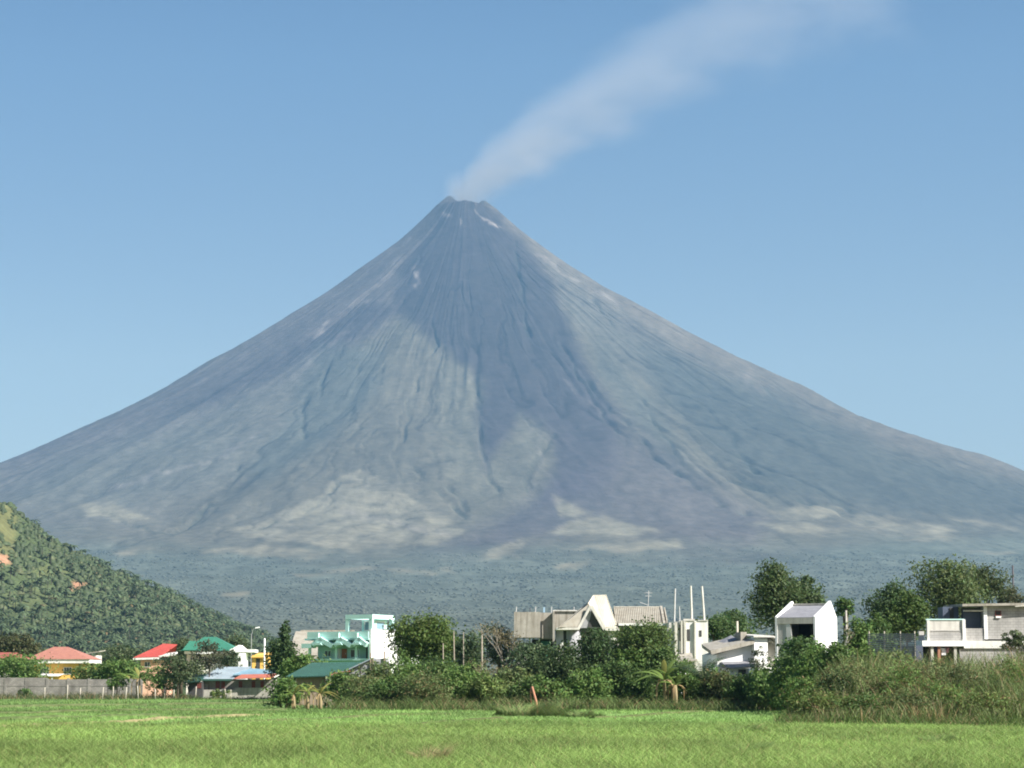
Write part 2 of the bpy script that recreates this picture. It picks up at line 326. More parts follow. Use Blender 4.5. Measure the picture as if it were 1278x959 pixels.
    for pl, wd, a in (([(520,338),(523,350),(518,357)], 4, .5), ([(556,266),(560,270)], 3, .6), ([(573,274),(575,278)], 2, .5), ([(592,250),(597,264),(606,276),(622,283)], 1.5, .4), ([(610,280),(630,282)], 2, .4), ([(466,371),(460,376)], 2, .5),
                      ([(440,400),(400,440),(370,470)], 5, .22), ([(470,315),(478,308)], 3, .3), ([(410,400),(392,420)], 3, .35), ([(700,470),(730,500),(760,520)], 3, .18), ([(640,530),(670,540),(676,580),(660,620)], 3, .12), ([(670,320),(690,330),(720,352)], 3, .25), ([(735,360),(770,378)], 3, .25), ([(930,470),(950,490)], 8, .2), ([(180,520),(150,540)], 5, .2), ([(320,540),(280,570),(200,590),(140,610)], 4, .3), ([(430,640),(500,655),(560,668)], 5, .2)):
        mk = (np.exp(-(dline(x, y, pl) / (wd * .8)) ** 2) * a * .65 * np.clip(3 * (fbm(px / 7, py / 7, 3, 99) - .25), 0, 1.3))[:, None]; c = c * (1 - mk) + pale * mk
    for pl, wd, dp in GUL:
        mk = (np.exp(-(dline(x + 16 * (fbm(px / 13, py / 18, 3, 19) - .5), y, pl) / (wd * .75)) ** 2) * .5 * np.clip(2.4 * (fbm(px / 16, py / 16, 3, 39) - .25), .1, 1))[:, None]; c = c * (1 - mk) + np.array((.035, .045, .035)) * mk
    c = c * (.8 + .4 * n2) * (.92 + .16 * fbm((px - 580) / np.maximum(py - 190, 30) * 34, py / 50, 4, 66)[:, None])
    return c, fm
def volcano_z(th, r):
    xs = np.sin(th)          # +1 right, -1 left (th measured from -Y, towards the camera)
    b = .5 + .5 * xs; z = prof(prL, r) * (1 - b) + prof(prR, r) * b
    return z
nF, nB, nR = 1150, 150, 400
th = np.concatenate([np.linspace(-1.75, 1.75, nF, endpoint=False), np.linspace(1.75, 2 * math.pi - 1.75, nB, endpoint=False)])
s = np.linspace(0, 1, nR)
TH, SS = np.meshgrid(th, s, indexing='ij')
rmax = 4200 + 2600 * sstep(-.9, .1, np.cos(TH)) + 3100 * sstep(.3, .75, np.cos(TH))
RR = rmax * (.35 * SS + .65 * SS ** 2.0) + 1.0
z0 = volcano_z(TH, RR)
edge = sstep(1.0, .86, RR / rmax); z0 = z0 * edge - 10 * (1 - edge)
amp = np.interp(RR, [0, 150, 600, 1500, 3000, 4500, 6500, 9000], [1, 7, 15, 26, 30, 22, 10, 5])
tw = TH + .16 * (fbm(RR / 1100, TH * 5, 3, 4) - .5); brk = sstep(.3, .7, fbm(RR / 1300, TH * 9, 3, 14))
def ridged(k, sc, seed):
    n = fbm(tw * k, RR / sc, 3, seed); return 1 - np.abs(2 * n - 1) * 1.6
tp = sstep(150, 1100, RR); tw2 = tw + .035 * (fbm(RR / 170, TH * 26, 3, 24) - .5)
def thin(k, sc, seed, w): return sstep(1 - w, 1, 1 - np.abs(2 * fbm(tw2 * k, RR / sc, 2, seed) - 1)) * sstep(.4, .62, fbm(RR / 800, TH * 14, 3, seed + 3))
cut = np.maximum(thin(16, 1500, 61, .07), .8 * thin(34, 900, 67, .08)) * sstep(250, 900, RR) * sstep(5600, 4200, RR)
rough = 1.0 * (ridged(8, 3500, 1) - .5) + tp * (.55 * brk * (ridged(21, 2200, 2) - .5) + .3 * brk * (ridged(47, 1300, 5) - .5)) + .2 * tp * (fbm(tw * 70, RR / 260, 4, 8) - .5)
XX = VX + np.sin(TH) * RR; YY = VD - np.cos(TH) * RR
iso = fbm(XX / 260, YY / 260, 5, 77) - .5
zz = z0 + amp * rough * .62 + iso * np.interp(RR, [0, 400, 2000, 4000, 9000], [6, 14, 26, 40, 14]) * 1.0
# crater: a shallow bowl breached towards the camera
rim = np.exp(-((RR - 95) / 40) ** 2); bowl = sstep(95, 20, RR)
zz -= 6 * cut
zz += -70 * bowl - 26 * rim * sstep(.2, 1, np.cos(TH)) + 6 * rim * np.sin(TH * 5 + 1)
V = np.stack([XX.ravel(), YY.ravel(), zz.ravel()], 1)
px, py = proj(V)
fr = (np.cos(TH.ravel()) > -.3)
carve = np.zeros(len(V)); gxp = px + 16 * (fbm(px / 13, py / 18, 3, 19) - .5); gyp = py + 10 * (fbm(px / 16, py / 13, 3, 29) - .5); gmod = .25 + 1.3 * sstep(.3, .7, fbm(px / 16, py / 16, 3, 39))
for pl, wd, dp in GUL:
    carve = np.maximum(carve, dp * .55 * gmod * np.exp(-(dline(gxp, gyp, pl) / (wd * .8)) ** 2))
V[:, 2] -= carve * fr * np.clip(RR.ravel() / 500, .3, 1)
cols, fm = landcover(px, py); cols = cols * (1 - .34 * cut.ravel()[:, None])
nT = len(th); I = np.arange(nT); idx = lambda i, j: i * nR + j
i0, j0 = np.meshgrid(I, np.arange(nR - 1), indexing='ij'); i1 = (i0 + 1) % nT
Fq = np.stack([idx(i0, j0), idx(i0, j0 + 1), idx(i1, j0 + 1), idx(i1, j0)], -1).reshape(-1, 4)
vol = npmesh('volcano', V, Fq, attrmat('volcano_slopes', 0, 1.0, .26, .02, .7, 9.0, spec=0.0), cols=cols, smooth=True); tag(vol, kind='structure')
TREEZ = V[:, 2].reshape(nT, nR)
def terrain_z(x, y):
    r = np.hypot(x - VX, y - VD); t = np.arctan2(x - VX, VD - y)
    ti = np.clip((t + 1.75) / 3.5 * nF, 0, nF - 1).astype(int)
    rm = rmax[ti, 0]; q = np.clip(r / rm, 0, 1); ss = (-.35 + np.sqrt(.35 ** 2 + 4 * .65 * q)) / (2 * .65)
    return TREEZ[ti, np.clip((ss * (nR - 1)).round().astype(int), 0, nR - 1)]

# far-off wood at the volcano's foot: one mass of crowns
def crowns(n, xy, zf, rad, hgt, colf, seed=0, dome=False):
    g = np.random.default_rng(seed); k = 6
    ang = np.linspace(0, 2 * math.pi, k, endpoint=False)[None] + g.random((n, 1)) * 6
    x, y = xy; z = zf(x, y); v = []
    for lv, (fr_, fh) in enumerate(((1.0, -.05), (.92, .5), (.55, .88)) if dome else ((.75, .25), (1.0, .6), (.6, .92))):
        rr = rad[:, None] * fr_ * (.75 + .5 * g.random((n, k)))
        v.append(np.stack([x[:, None] + np.cos(ang + .4 * lv) * rr, y[:, None] + np.sin(ang + .4 * lv) * rr, z[:, None] + hgt[:, None] * (fh + .16 * (g.random((n, k)) - .5))], -1))
    top = np.stack([x, y, z + hgt], -1)[:, None]
    Vv = np.concatenate(v + [top], 1); m = 3 * k + 1; f = []
    for lv in range(2):
        for i in range(k):
            a, b = lv * k + i, lv * k + (i + 1) % k; f += [(a, b, b + k), (a, b + k, a + k)]
    for i in range(k): f.append((2 * k + i, 2 * k + (i + 1) % k, 3 * k))
    Fv = (np.arange(n)[:, None, None] * m + np.array(f)[None]).reshape(-1, 3)
    c = np.repeat(colf(x, y, g)[:, None], m, 1).reshape(-1, 3)
    return Vv.reshape(-1, 3), Fv, c
n = 75000; yy = 2300 + 4900 * rng.random(n) ** .8; xx = (rng.random(n) - .5) * 2 * (.27 * yy + 60)
zz_ = terrain_z(xx, yy); ppx, ppy = proj(np.stack([xx, yy, zz_], 1)); _, fmk = landcover(ppx, ppy)
keep = rng.random(n) < sstep(.3, 1, fmk) * (.0 + .6 * fbm(xx / 160, yy / 420, 3, 12)); xx, yy = xx[keep], yy[keep]; n = len(xx)
Vc, Fc, Cc = crowns(n, (xx, yy), terrain_z, 3.2 + 2.6 * rng.random(n) ** 2, 1.1 + 1.5 * rng.random(n) ** 2, lambda x, y, g: np.array((.128, .144, .112)) * (.85 + .3 * g.random((len(x), 1))) * (.8 + .5 * fbm(x / 300, y / 700, 3, 40)[:, None]) + g.random((len(x), 1)) ** 4 * .03, 3, True)
fo = npmesh('forest', Vc, Fc, M['leaf'], cols=Cc, smooth=True); tag(fo, 'hazy blue green forest spread along the foot of the volcano', 'forest', kind='stuff')

# ------------------------------------------------------------------ hill on the left
HD = 1750.0
hx = np.array([-400, -150, -60, 8, 30, 60, 100, 150, 200, 250, 300, 330, 380, 440, 520], float); hy = np.array([560, 585, 606, 628, 650, 670, 693, 716, 739, 762, 783, 796, 818, 842, 856], float)
hX = np.array([X(a, HD) for a in hx]); hZ = np.array([Z(b, HD) for b in hy])
def hill_z(x, y):
    ridge = np.interp(x + (y - HD) * .12, hX, hZ); t = (HD - y)
    g = np.where(t > 0, sstep(620, 0, t) * .62 + .38 * np.clip(1 - t / 620, 0, 1), sstep(-700, 0, t))
    nz = (fbm(x / 90, y / 140, 4, 21) - .5) * 22 * np.clip(g * (1 - g) * 4, 0, 1) + (fbm(x / 22, y / 40, 3, 22) - .5) * 5 * np.clip(g * 3, 0, 1)
    return ridge * g + nz - 3.0
gx = np.linspace(-860, -70, 300); gy = np.linspace(1080, 2450, 240); GX, GY = np.meshgrid(gx, gy, indexing='ij')
V = np.stack([GX.ravel(), GY.ravel(), hill_z(GX.ravel(), GY.ravel())], 1)
px, py = proj(V); w = 5 * (fbm(px / 14, py / 12, 4, 3) - .5) * 2
n1 = fbm(px / 40, py / 22, 4, 15)[:, None]; n2 = fbm(px / 7, py / 7, 3, 16)[:, None]
c = np.array((.078, .102, .048)) * (.8 + .4 * n1)
bare = np.zeros(len(V))
for pl, col, a in (([(-60,600),(6,622),(22,640),(20,690),(-60,690)], (.17, .16, .07), .55), ([(5,738),(60,730),(75,745),(20,770),(0,765)], (.1, .115, .055), .55), ([(40,712),(75,700),(85,715),(50,722)], (.15, .16, .07), .5),
                   ([(130,715),(165,720),(150,730)], (.17, .15, .08), .5), ([(150,745),(165,742),(160,752)], (.28, .17, .09), .5),
                   ([(-30,690),(8,692),(14,704),(-30,708)], (.36, .2, .125), 1), ([(90,725),(109,727),(98,734),(84,740),(88,733)], (.36, .2, .125), 1)):
    mk = (sstep(-2.5, 2.5, sdpoly(px + w * .7, py + w * .5, pl)) * a); c = c * (1 - mk[:, None]) + np.array(col) * mk[:, None]; bare = np.maximum(bare, mk)
c = c * (.75 + .5 * n2)
a0, b0 = np.meshgrid(np.arange(299), np.arange(239), indexing='ij'); k = 240
Fq = np.stack([a0 * k + b0, (a0 + 1) * k + b0, (a0 + 1) * k + b0 + 1, a0 * k + b0 + 1], -1).reshape(-1, 4)
hl = npmesh('hill', V, Fq, attrmat('hill_scrub', 0, 1, .3, .15, .5, 2.0, spec=0), cols=c, smooth=True); tag(hl, kind='structure')
HB = bare.reshape(300, 240)
def hill_bare(x, y):
    return HB[np.clip(((x + 860) / 790 * 299).round().astype(int), 0, 299), np.clip(((y - 1080) / 1370 * 239).round().astype(int), 0, 239)]

def palms(n, x, y, z, h, rad, seed, cbase):
    g = np.random.default_rng(seed); nf = 9; Vs = []; Fs = []; Cs = []
    az = (np.arange(nf)[None] / nf * 2 * math.pi + g.random((n, 1)) * 6 + (g.random((n, nf)) - .5) * .5)
    el = g.random((n, nf)) * .9 + .15
    L = rad[:, None] * (.8 + .4 * g.random((n, nf)))
    dx, dy = np.cos(az), np.sin(az); wx, wy = -dy, dx
    top = np.stack([x, y, z + h], -1)[:, None]
    pts = []
    for t in (0, .4, .75, 1.0):
        zc = L * (t * np.sin(el) - .75 * t * t); hc = L * t * np.cos(el * .5)
        pts.append(top + np.stack([dx * hc, dy * hc, zc], -1))
    wd = (.05, .16, .13, .03)
    for q, p in enumerate(pts):
        ww = L * wd[q]
        Vs += [p + np.stack([wx * ww, wy * ww, -ww * .35], -1), p - np.stack([wx * ww, wy * ww, ww * .35], -1)]
    Vv = np.stack(Vs, 2)                              # n,nf,8,3
    f = np.array([(2*q, 2*q+2, 2*q+3, 2*q+1) for q in range(3)])
    Fv = ((np.arange(n * nf) * 8)[:, None, None] + f[None]).reshape(-1, 4)
    cc = cbase * (.6 + .8 * g.random((n, nf, 1))) * (.75 + .5 * g.random((n, 1, 1))); dry = (g.random((n, nf, 1)) < .02)
    cc = np.where(dry, np.array((.22, .16, .08)), cc); Cv = np.repeat(cc[:, :, None], 8, 2)
    # stems
    tw_ = .2; o4 = np.array([(1, 0), (0, 1), (-1, 0), (0, -1)]) * tw_
    sv = np.stack([np.stack([x + a, y + b, zz2], -1) for zz2 in (z - 1.0, z + h) for a, b in o4], 1)
    sf = np.array([(0, 1, 5, 4), (1, 2, 6, 5), (2, 3, 7, 6), (3, 0, 4, 7)])
    off = n * nf * 8; Fst = (off + (np.arange(n) * 8)[:, None, None] + sf[None]).reshape(-1, 4)
    Cst = np.ones((n * 8, 3)) * np.array((.1, .09, .07))
    return np.concatenate([Vv.reshape(-1, 3), sv.reshape(-1, 3)]), np.concatenate([Fv, Fst]), np.concatenate([Cv.reshape(-1, 3), Cst])
n = 8000; x = -860 + 780 * rng.random(n); y = 1120 + 720 * rng.random(n)
z = hill_z(x, y); ppx, ppy = proj(np.stack([x, y, z], 1))
dens = np.clip((ppy - 690) / 70, .06, 1) * (.5 + fbm(x / 60, y / 90, 3, 5)) * (1 - hill_bare(x, y))
k = (rng.random(n) < dens) & (z > .5) & (ppx > -130); x, y, z = x[k], y[k], z[k]; n = len(x)
Vp, Fp, Cp = palms(n, x, y, z, 4 + 4 * rng.random(n), 3.8 + 2.0 * rng.random(n), 9, np.array((.11, .15, .076)))
hp = npmesh('hillside_palms', Vp, Fp, M['leaf'], cols=Cp); tag(hp, 'dense coconut palm grove covering the lower slope of the green hill', 'palm grove', kind='stuff')
n = 22000; x = -860 + 780 * rng.random(n); y = 1120 + 720 * rng.random(n); z = hill_z(x, y)
k = (rng.random(n) < (.3 + fbm(x / 50, y / 60, 3, 6)) * (1 - hill_bare(x, y)) * .9) & (z > .3); x, y = x[k], y[k]; n = len(x)
Vc, Fc, Cc = crowns(n, (x, y), hill_z, 1.4 + 2.4 * rng.random(n) ** 1.5, 1.5 + 3.0 * rng.random(n) ** 1.5, lambda x, y, g: np.array((.084, .115, .052)) * (.75 + .5 * g.random((len(x), 1))) + g.random((len(x), 1)) ** 6 * np.array((.08, .07, .04)), 4, True)
hs = npmesh('hillside_scrub', Vc, Fc, M['leaf'], cols=Cc, smooth=True); tag(hs, 'mixed green scrub and bushes growing over the hillside', 'scrub', kind='stuff')

# ------------------------------------------------------------------ smoke plume
PX = VD / F
m = bpy.data.materials.new('smoke'); m.use_nodes = True; nt = m.node_tree; N = nt.nodes; L = nt.links; N.remove(N['Principled BSDF'])
def math_(op, a, b=None, c=None):
    nd = N.new('ShaderNodeMath'); nd.operation = op
    for i, q in enumerate((a, b, c)):
        if q is None: continue
        if isinstance(q, (int, float)): nd.inputs[i].default_value = q
        else: L.new(q, nd.inputs[i])
    return nd.outputs[0]
tc = N.new('ShaderNodeTexCoord')
ns = N.new('ShaderNodeTexNoise'); ns.inputs['Scale'].default_value = .0062; ns.inputs['Detail'].default_value = 6; ns.inputs['Roughness'].default_value = .6
mp = N.new('ShaderNodeMapping'); mp.inputs['Rotation'].default_value = (0, R(35), 0); mp.inputs['Scale'].default_value = (.45, 1, 1)
L.new(tc.outputs['Object'], mp.inputs['Vector']); L.new(mp.outputs[0], ns.inputs['Vector'])
sx = N.new('ShaderNodeSeparateXYZ'); L.new(tc.outputs['Object'], sx.inputs[0])
nsc = math_('SUBTRACT', ns.outputs[0], .5)
xpx = math_('MAXIMUM', math_('DIVIDE', sx.outputs[0], PX), .5)
zc = math_('MULTIPLY', math_('POWER', xpx, .8), 2.12)
rad = math_('MULTIPLY_ADD', xpx, .165, 40.0)
dz = math_('DIVIDE', math_('SUBTRACT', math_('DIVIDE', sx.outputs[2], PX), zc), rad)
dy = math_('DIVIDE', math_('DIVIDE', sx.outputs[1], PX), rad)
dz2 = math_('ADD', dz, math_('MULTIPLY', nsc, 1.5))
rr = math_('SQRT', math_('ADD', math_('MULTIPLY', dz2, dz2), math_('MULTIPLY', dy, dy)))
mr = N.new('ShaderNodeMapRange'); mr.interpolation_type = 'SMOOTHSTEP'; L.new(rr, mr.inputs[0]); mr.inputs[1].default_value = 1.08; mr.inputs[2].default_value = .0; mr.inputs[3].default_value = 0; mr.inputs[4].default_value = 1
tex = math_('MAXIMUM', math_('MULTIPLY_ADD', nsc, 3.2, 1.0), 0.04)
fall = math_('DIVIDE', 1.0, rad)                       # thins as it widens
fall2 = math_('DIVIDE', 1.0, math_('MULTIPLY_ADD', xpx, .0068, 1.0))
lf = N.new('ShaderNodeMapRange'); lf.interpolation_type = 'SMOOTHSTEP'; L.new(math_('ADD', math_('DIVIDE', sx.outputs[0], PX), math_('MULTIPLY', nsc, 14.0)), lf.inputs[0]); lf.inputs[1].default_value = -28; lf.inputs[2].default_value = 2
sm_d = math_('MULTIPLY', math_('MULTIPLY', math_('MULTIPLY', math_('MULTIPLY', mr.outputs[0], lf.outputs[0]), tex), math_('MULTIPLY', fall, fall2)), .28)
pv = N.new('ShaderNodeVolumePrincipled'); pv.inputs['Color'].default_value = (.92, .88, .83, 1); L.new(sm_d, pv.inputs['Density'])
L.new(pv.outputs[0], N['Material Output'].inputs['Volume'])
m.cycles.volume_step_rate = .12
org = P(577, 251, VD); mb = MB(); K = 20; ringn = 26; vs = []; fs = []
for i in range(ringn):
    t = max(i - 1, 0) / (ringn - 2); xp = 540 * t ** 1.3; xc = max(xp, .5); zcn = 2.12 * xc ** .8; r = (40 + .165 * xc) * 1.35
    sl_ = Vector((1, 0, 1.7 * max(xc, 6) ** -.2)).normalized(); up = Vector((-sl_.z, 0, sl_.x))
    for k in range(K):
        a = 2 * math.pi * k / K
        if i == 0: p = Vector((-40 + 4 * math.cos(a), 34 * math.sin(a), 4 + 34 * math.cos(a)))
        else: p = Vector((xc, 0, zcn)) + up * (math.cos(a) * r) + Vector((0, 1, 0)) * (math.sin(a) * r)
        vs.append(p * PX)
for i in range(ringn - 1):
    for k in range(K): fs.append((i*K+k, i*K+(k+1)%K, (i+1)*K+(k+1)%K, (i+1)*K+k))
fs += [tuple(range(K-1, -1, -1)), tuple((ringn-1)*K+k for k in range(K))]
mb.v = [tuple(v) for v in vs]; mb.f = fs
sm = mb.build('smoke_plume', m)
import bmesh
bm_ = bmesh.new(); bm_.from_mesh(sm.data); bmesh.ops.recalc_face_normals(bm_, faces=bm_.faces); bm_.to_mesh(sm.data); bm_.free()

sm.location = org; tag(sm, 'pale grey smoke plume drifting right from the volcano summit', 'smoke', kind='stuff')
# ------------------------------------------------------------------ field
def gpt(px_, py_): d = CH * F / (py_ - HZ); return (X(px_, d), d)
gxs = np.concatenate([np.linspace(-3000, -70, 30, endpoint=False), np.linspace(-70, 70, 141), np.linspace(70, 3000, 31)[1:]])
gys = np.concatenate([np.linspace(-400, 45, 6, endpoint=False), np.linspace(45, 330, 286), np.linspace(330, 3200, 40)[1:]])
GX, GY = np.meshgrid(gxs, gys, indexing='ij')
def ground_z(x, y): return (fbm(x / 9, y / 9, 3, 41) - .5) * .22 * sstep(400, 300, y)
Vg = np.stack([GX.ravel(), GY.ravel(), ground_z(GX.ravel(), GY.ravel())], 1)
def field_col(x, y):
    n = fbm(x / 7, y / 14, 4, 51)[:, None]; n2 = fbm(x / 1.6, y / 4, 3, 52)[:, None]
    near = np.array((.168, .245, .07)); far = np.array((.165, .26, .076)); left = np.array((.125, .2, .058))
    f = sstep(112, 135, y + 14 * (fbm(x / 12, y / 12, 3, 53) - .5) + .5 * np.clip(x, -30, 30) * .3)[:, None]
    c = near * (1 - f) + far * f
    l = (sstep(150, 165, y) * sstep(-8, -14, x))[:, None]; c = c * (1 - l) + left * l
    wst = sstep(330, 500, y)[:, None]; c = c * (1 - wst) + np.array((.06, .08, .035)) * wst
    wet = sstep(.52, .7, fbm(x / 4.5, y / 13, 4, 57))[:, None]
    return c * (.62 + .5 * n + .36 * n2) * (1 - .2 * wet)
BUNDS = [([(-40,909),(60,905),(105,903),(200,898),(330,893)], (.25, .215, .11), .3, .16), ([(250,903),(370,899),(470,894),(560,891)], (.1, .115, .045), .3, .14), ([(520,905),(560,902),(625,897)], (.1, .11, .045), .3, .14),
         ([(740,897),(800,893),(880,888),(1000,884)], (.1, .115, .045), .3, .13), ([(-60,892),(100,888),(240,887),(360,886)], (.1, .12, .05), .3, .18), ([(-60,884),(120,881),(360,878)], (.1, .12, .05), .3, .2), ([(-60,899),(90,896),(200,893)], (.09, .12, .045), .3, .18)]
fc = field_col(Vg[:, 0], Vg[:, 1]); a0, b0 = np.meshgrid(np.arange(len(gxs)-1), np.arange(len(gys)-1), indexing='ij'); k = len(gys)
Fq = np.stack([a0 * k + b0, (a0 + 1) * k + b0, (a0 + 1) * k + b0 + 1, a0 * k + b0 + 1], -1).reshape(-1, 4)
fld = npmesh('field', Vg, Fq, attrmat('field_soil', 0, .95, .25, 3.0, .4, .05, spec=.1), cols=fc, smooth=True); tag(fld, kind='structure')
bank_pts = []
for pl, col, wd, h in BUNDS:
    pts = []
    for (ax, ay), (bx, by) in zip(pl[:-1], pl[1:]):
        a, b = gpt(ax, ay), gpt(bx, by); m_ = 24
        for i in range(m_): pts.append((a[0] + (b[0]-a[0]) * i / m_, a[1] + (b[1]-a[1]) * i / m_))
    pts = np.array(pts); pts[:, 1] += 1.2 * (fbm(pts[:, 0] / 4, pts[:, 1] * 0, 3, 61) - .5); bank_pts.append((pts, wd))
    t = np.gradient(pts, axis=0); nrm = np.stack([-t[:, 1], t[:, 0]], 1); nrm /= np.linalg.norm(nrm, axis=1)[:, None]
    hh = h * (.7 + .6 * vn(np.arange(len(pts)) / 3.0, np.zeros(len(pts)), 62)); Vs = []
    gz = ground_z(pts[:, 0], pts[:, 1])
    for o_, q in ((-1.6, -.05), (-.8, .75), (0, 1), (.8, .75), (1.6, -.05)):
        w = wd * (.8 + .5 * vn(np.arange(len(pts)) / 2.0, np.ones(len(pts)) * o_, 63))
        Vs.append(np.stack([pts[:, 0] + nrm[:, 0] * w * o_, pts[:, 1] + nrm[:, 1] * w * o_, gz + hh * q], 1))
    Vv = np.stack(Vs, 1).reshape(-1, 3); m_ = len(pts)
    Fq = np.array([(i*5+j, i*5+j+1, (i+1)*5+j+1, (i+1)*5+j) for i in range(m_-1) for j in range(4)])
    cc = np.array(col) * (.7 + .6 * rng.random((len(Vv), 1)))
    o = npmesh('field_bund', Vv, Fq, attrmat('bund_soil', 0, 1, .3, 4, spec=.05), cols=cc, smooth=True); tag(o, kind='structure')

def blades(x, y, z, h, w, lean, col, seed, seg=2, az=None):
    g = np.random.default_rng(seed); n = len(x); a = g.random(n) * 6.283 if az is None else az
    la = g.random(n) * 6.283; dx, dy = np.cos(a) * w, np.sin(a) * w; lx, ly = np.cos(la) * lean * h, np.sin(la) * lean * h
    lv = []
    for q in range(seg + 1):
        t = q / seg; ww = (1 - t) * (.75 + .5 * t) if q < seg else 0.0
        c = np.stack([x + lx * t * t, y + ly * t * t, z + h * t * (1 - .25 * lean * t)], -1); e = np.stack([dx * ww, dy * ww, dx * 0], -1)
        if q < seg: lv += [c - e, c + e]
        else: lv += [c]
    Vv = np.stack(lv, 1); m_ = Vv.shape[1]; base = (np.arange(n) * m_)[:, None, None]; f = []
    for q in range(seg - 1): f += [(2*q, 2*q+1, 2*q+3), (2*q, 2*q+3, 2*q+2)]
    f.append((2*seg-2, 2*seg-1, 2*seg)); Fv = (base + np.array(f)[None]).reshape(-1, 3)
    Cc = np.repeat(col[:, None], m_, 1).reshape(-1, 3)
    return Vv.reshape(-1, 3), Fv, Cc
def join(parts):
    Vs, Fs, Cs = [], [], []; o = 0
    for v, f, c in parts: Vs.append(v); Fs.append(f + o); Cs.append(c); o += len(v)
    return np.concatenate(Vs), np.concatenate(Fs), np.concatenate(Cs)
def wedge(n, y0, y1, marg=1.12, pw=1.0):
    y = y0 + (y1 - y0) * rng.random(n) ** pw; x = (rng.random(n) - .5) * (1278 / F * y * marg + 6); return x, y
# keep grass thin along bunds
def bund_mask(x, y):
    k = np.ones(len(x), bool)
    for pts, wd in bank_pts:
        yi = np.interp(x, pts[:, 0], pts[:, 1], left=-99, right=-99); k &= ~((np.abs(y - yi) < wd * 2.2) & (rng.random(len(x)) < .85))
    return k
parts = []
for n, y0, y1, hh, ww, ln, sd_ in ((170000, 52, 84, .38, .015, .8, 1), (170000, 80, 128, .3, .02, .9, 2), (110000, 124, 200, .2, .028, .7, 3), (45000, 195, 300, .22, .045, .6, 4)):
    x, y = wedge(n, y0, y1)
    if sd_ == 4: k = x < -.012 * y - 14; x, y = x[k], y[k]
    k = bund_mask(x, y); x, y = x[k], y[k]; n = len(x)
    pat = fbm(x / 5, y / 11, 4, 71); k = rng.random(n) < .45 + pat; x, y, pat = x[k], y[k], pat[k]; n = len(x)
    h = hh * (.5 + .9 * rng.random(n)) * (.6 + .9 * pat)
    c = field_col(x, y) * (.62 + .95 * rng.random((n, 1))) * (.8 + .5 * fbm(x / 2.2, y / 6, 3, 73)[:, None])
    dry = (rng.random(n) < (.1 if y0 < 120 else .03) * (1.6 * fbm(x / 8, y / 16, 3, 75)))[:, None]; c = np.where(dry, np.array((.26, .235, .1)) * (.7 + .5 * rng.random((n, 1))), c)
    parts.append(blades(x, y, ground_z(x, y) - .02, h, ww * (.7 + .6 * rng.random(n)), ln, c, sd_))
# darker taller clumps in the near field, each one a small cluster
Vv, Fv, Cv = join(parts); g_ = npmesh('field_grass', Vv, Fv, M['blade'], cols=Cv); tag(g_, 'bright green grass covering the whole field', 'grass', kind='stuff')

# ------------------------------------------------------------------ plants
def leaves(cen, nor, L, Wd, col, g, jit=.9):
    n = len(cen); nr = nor + g.normal(0, jit, (n, 3)); nr /= np.linalg.norm(nr, axis=1)[:, None] + 1e-9
    r_ = g.normal(0, 1, (n, 3)); r_[:, 2] -= .5; u = np.cross(nr, r_); u /= np.linalg.norm(u, axis=1)[:, None] + 1e-9; w = np.cross(nr, u)
    L = L[:, None]; Wd = Wd[:, None]
    Vv = np.stack([cen - u * L * .5, cen - u * L * .05 - w * Wd * .5 + nr * Wd * .12, cen + u * L * .5, cen - u * L * .05 + w * Wd * .5 + nr * Wd * .12], 1)
    Fv = (np.arange(n)[:, None] * 4 + np.arange(4)[None])
    return Vv.reshape(-1, 3), Fv, np.repeat(col[:, None], 4, 1).reshape(-1, 3)
def crown_mesh(lobes, n, ls, col, g, sparse=.0, olive=.0, aspect=.5):
    """lobes: (cx,cy,cz,rx,ry,rz); leaves sit on twig clumps spread through each lobe's outer shell."""
    vol_ = np.array([(l[3] * l[4] * l[5]) ** .67 for l in lobes]); pr_ = vol_ / vol_.sum(); out = []
    for l, p in zip(lobes, pr_):
        m_ = max(20, int(n * p)); nc = max(5, m_ // 16)
        d = g.normal(0, 1, (nc, 3)); d /= np.linalg.norm(d, axis=1)[:, None]; rad = (.42 + .66 * g.random(nc) ** .6) * (1 + .12 * g.normal(0, 1, nc))
        if sparse: k = g.random(nc) > sparse; d, rad = d[k], rad[k]; nc = len(d)
        cc = np.array(l[:3]) + d * rad[:, None] * np.array(l[3:]); ci = g.integers(0, nc, m_)
        cs = (.09 + .06 * g.random(nc)) * (l[3] + l[5])
        cen = cc[ci] + g.normal(0, 1, (m_, 3)) * cs[ci][:, None] * np.array((1, 1, .7))
        cen[:, 2] = np.maximum(cen[:, 2], .03)
        bright = (.75 + .5 * g.random(nc))[ci][:, None] * (.75 + .5 * g.random((m_, 1)))
        cb = np.array(col)[None] * bright
        hue = g.random((m_, 1)); cb = cb * (1 + (hue - .5) * np.array((.5, .12, .2)))
        if olive: dr = g.random((m_, 1)) < olive; cb = np.where(dr, np.array((.2, .15, .07)) * (.6 + .7 * g.random((m_, 1))), cb)
        sz = ls * (.65 + .7 * g.random(m_)); nor = d[ci] * .7 + np.array((0, 0, .6))
        out.append(leaves(cen, nor, sz, sz * aspect, cb, g))
    return join(out)
SEED = [100]
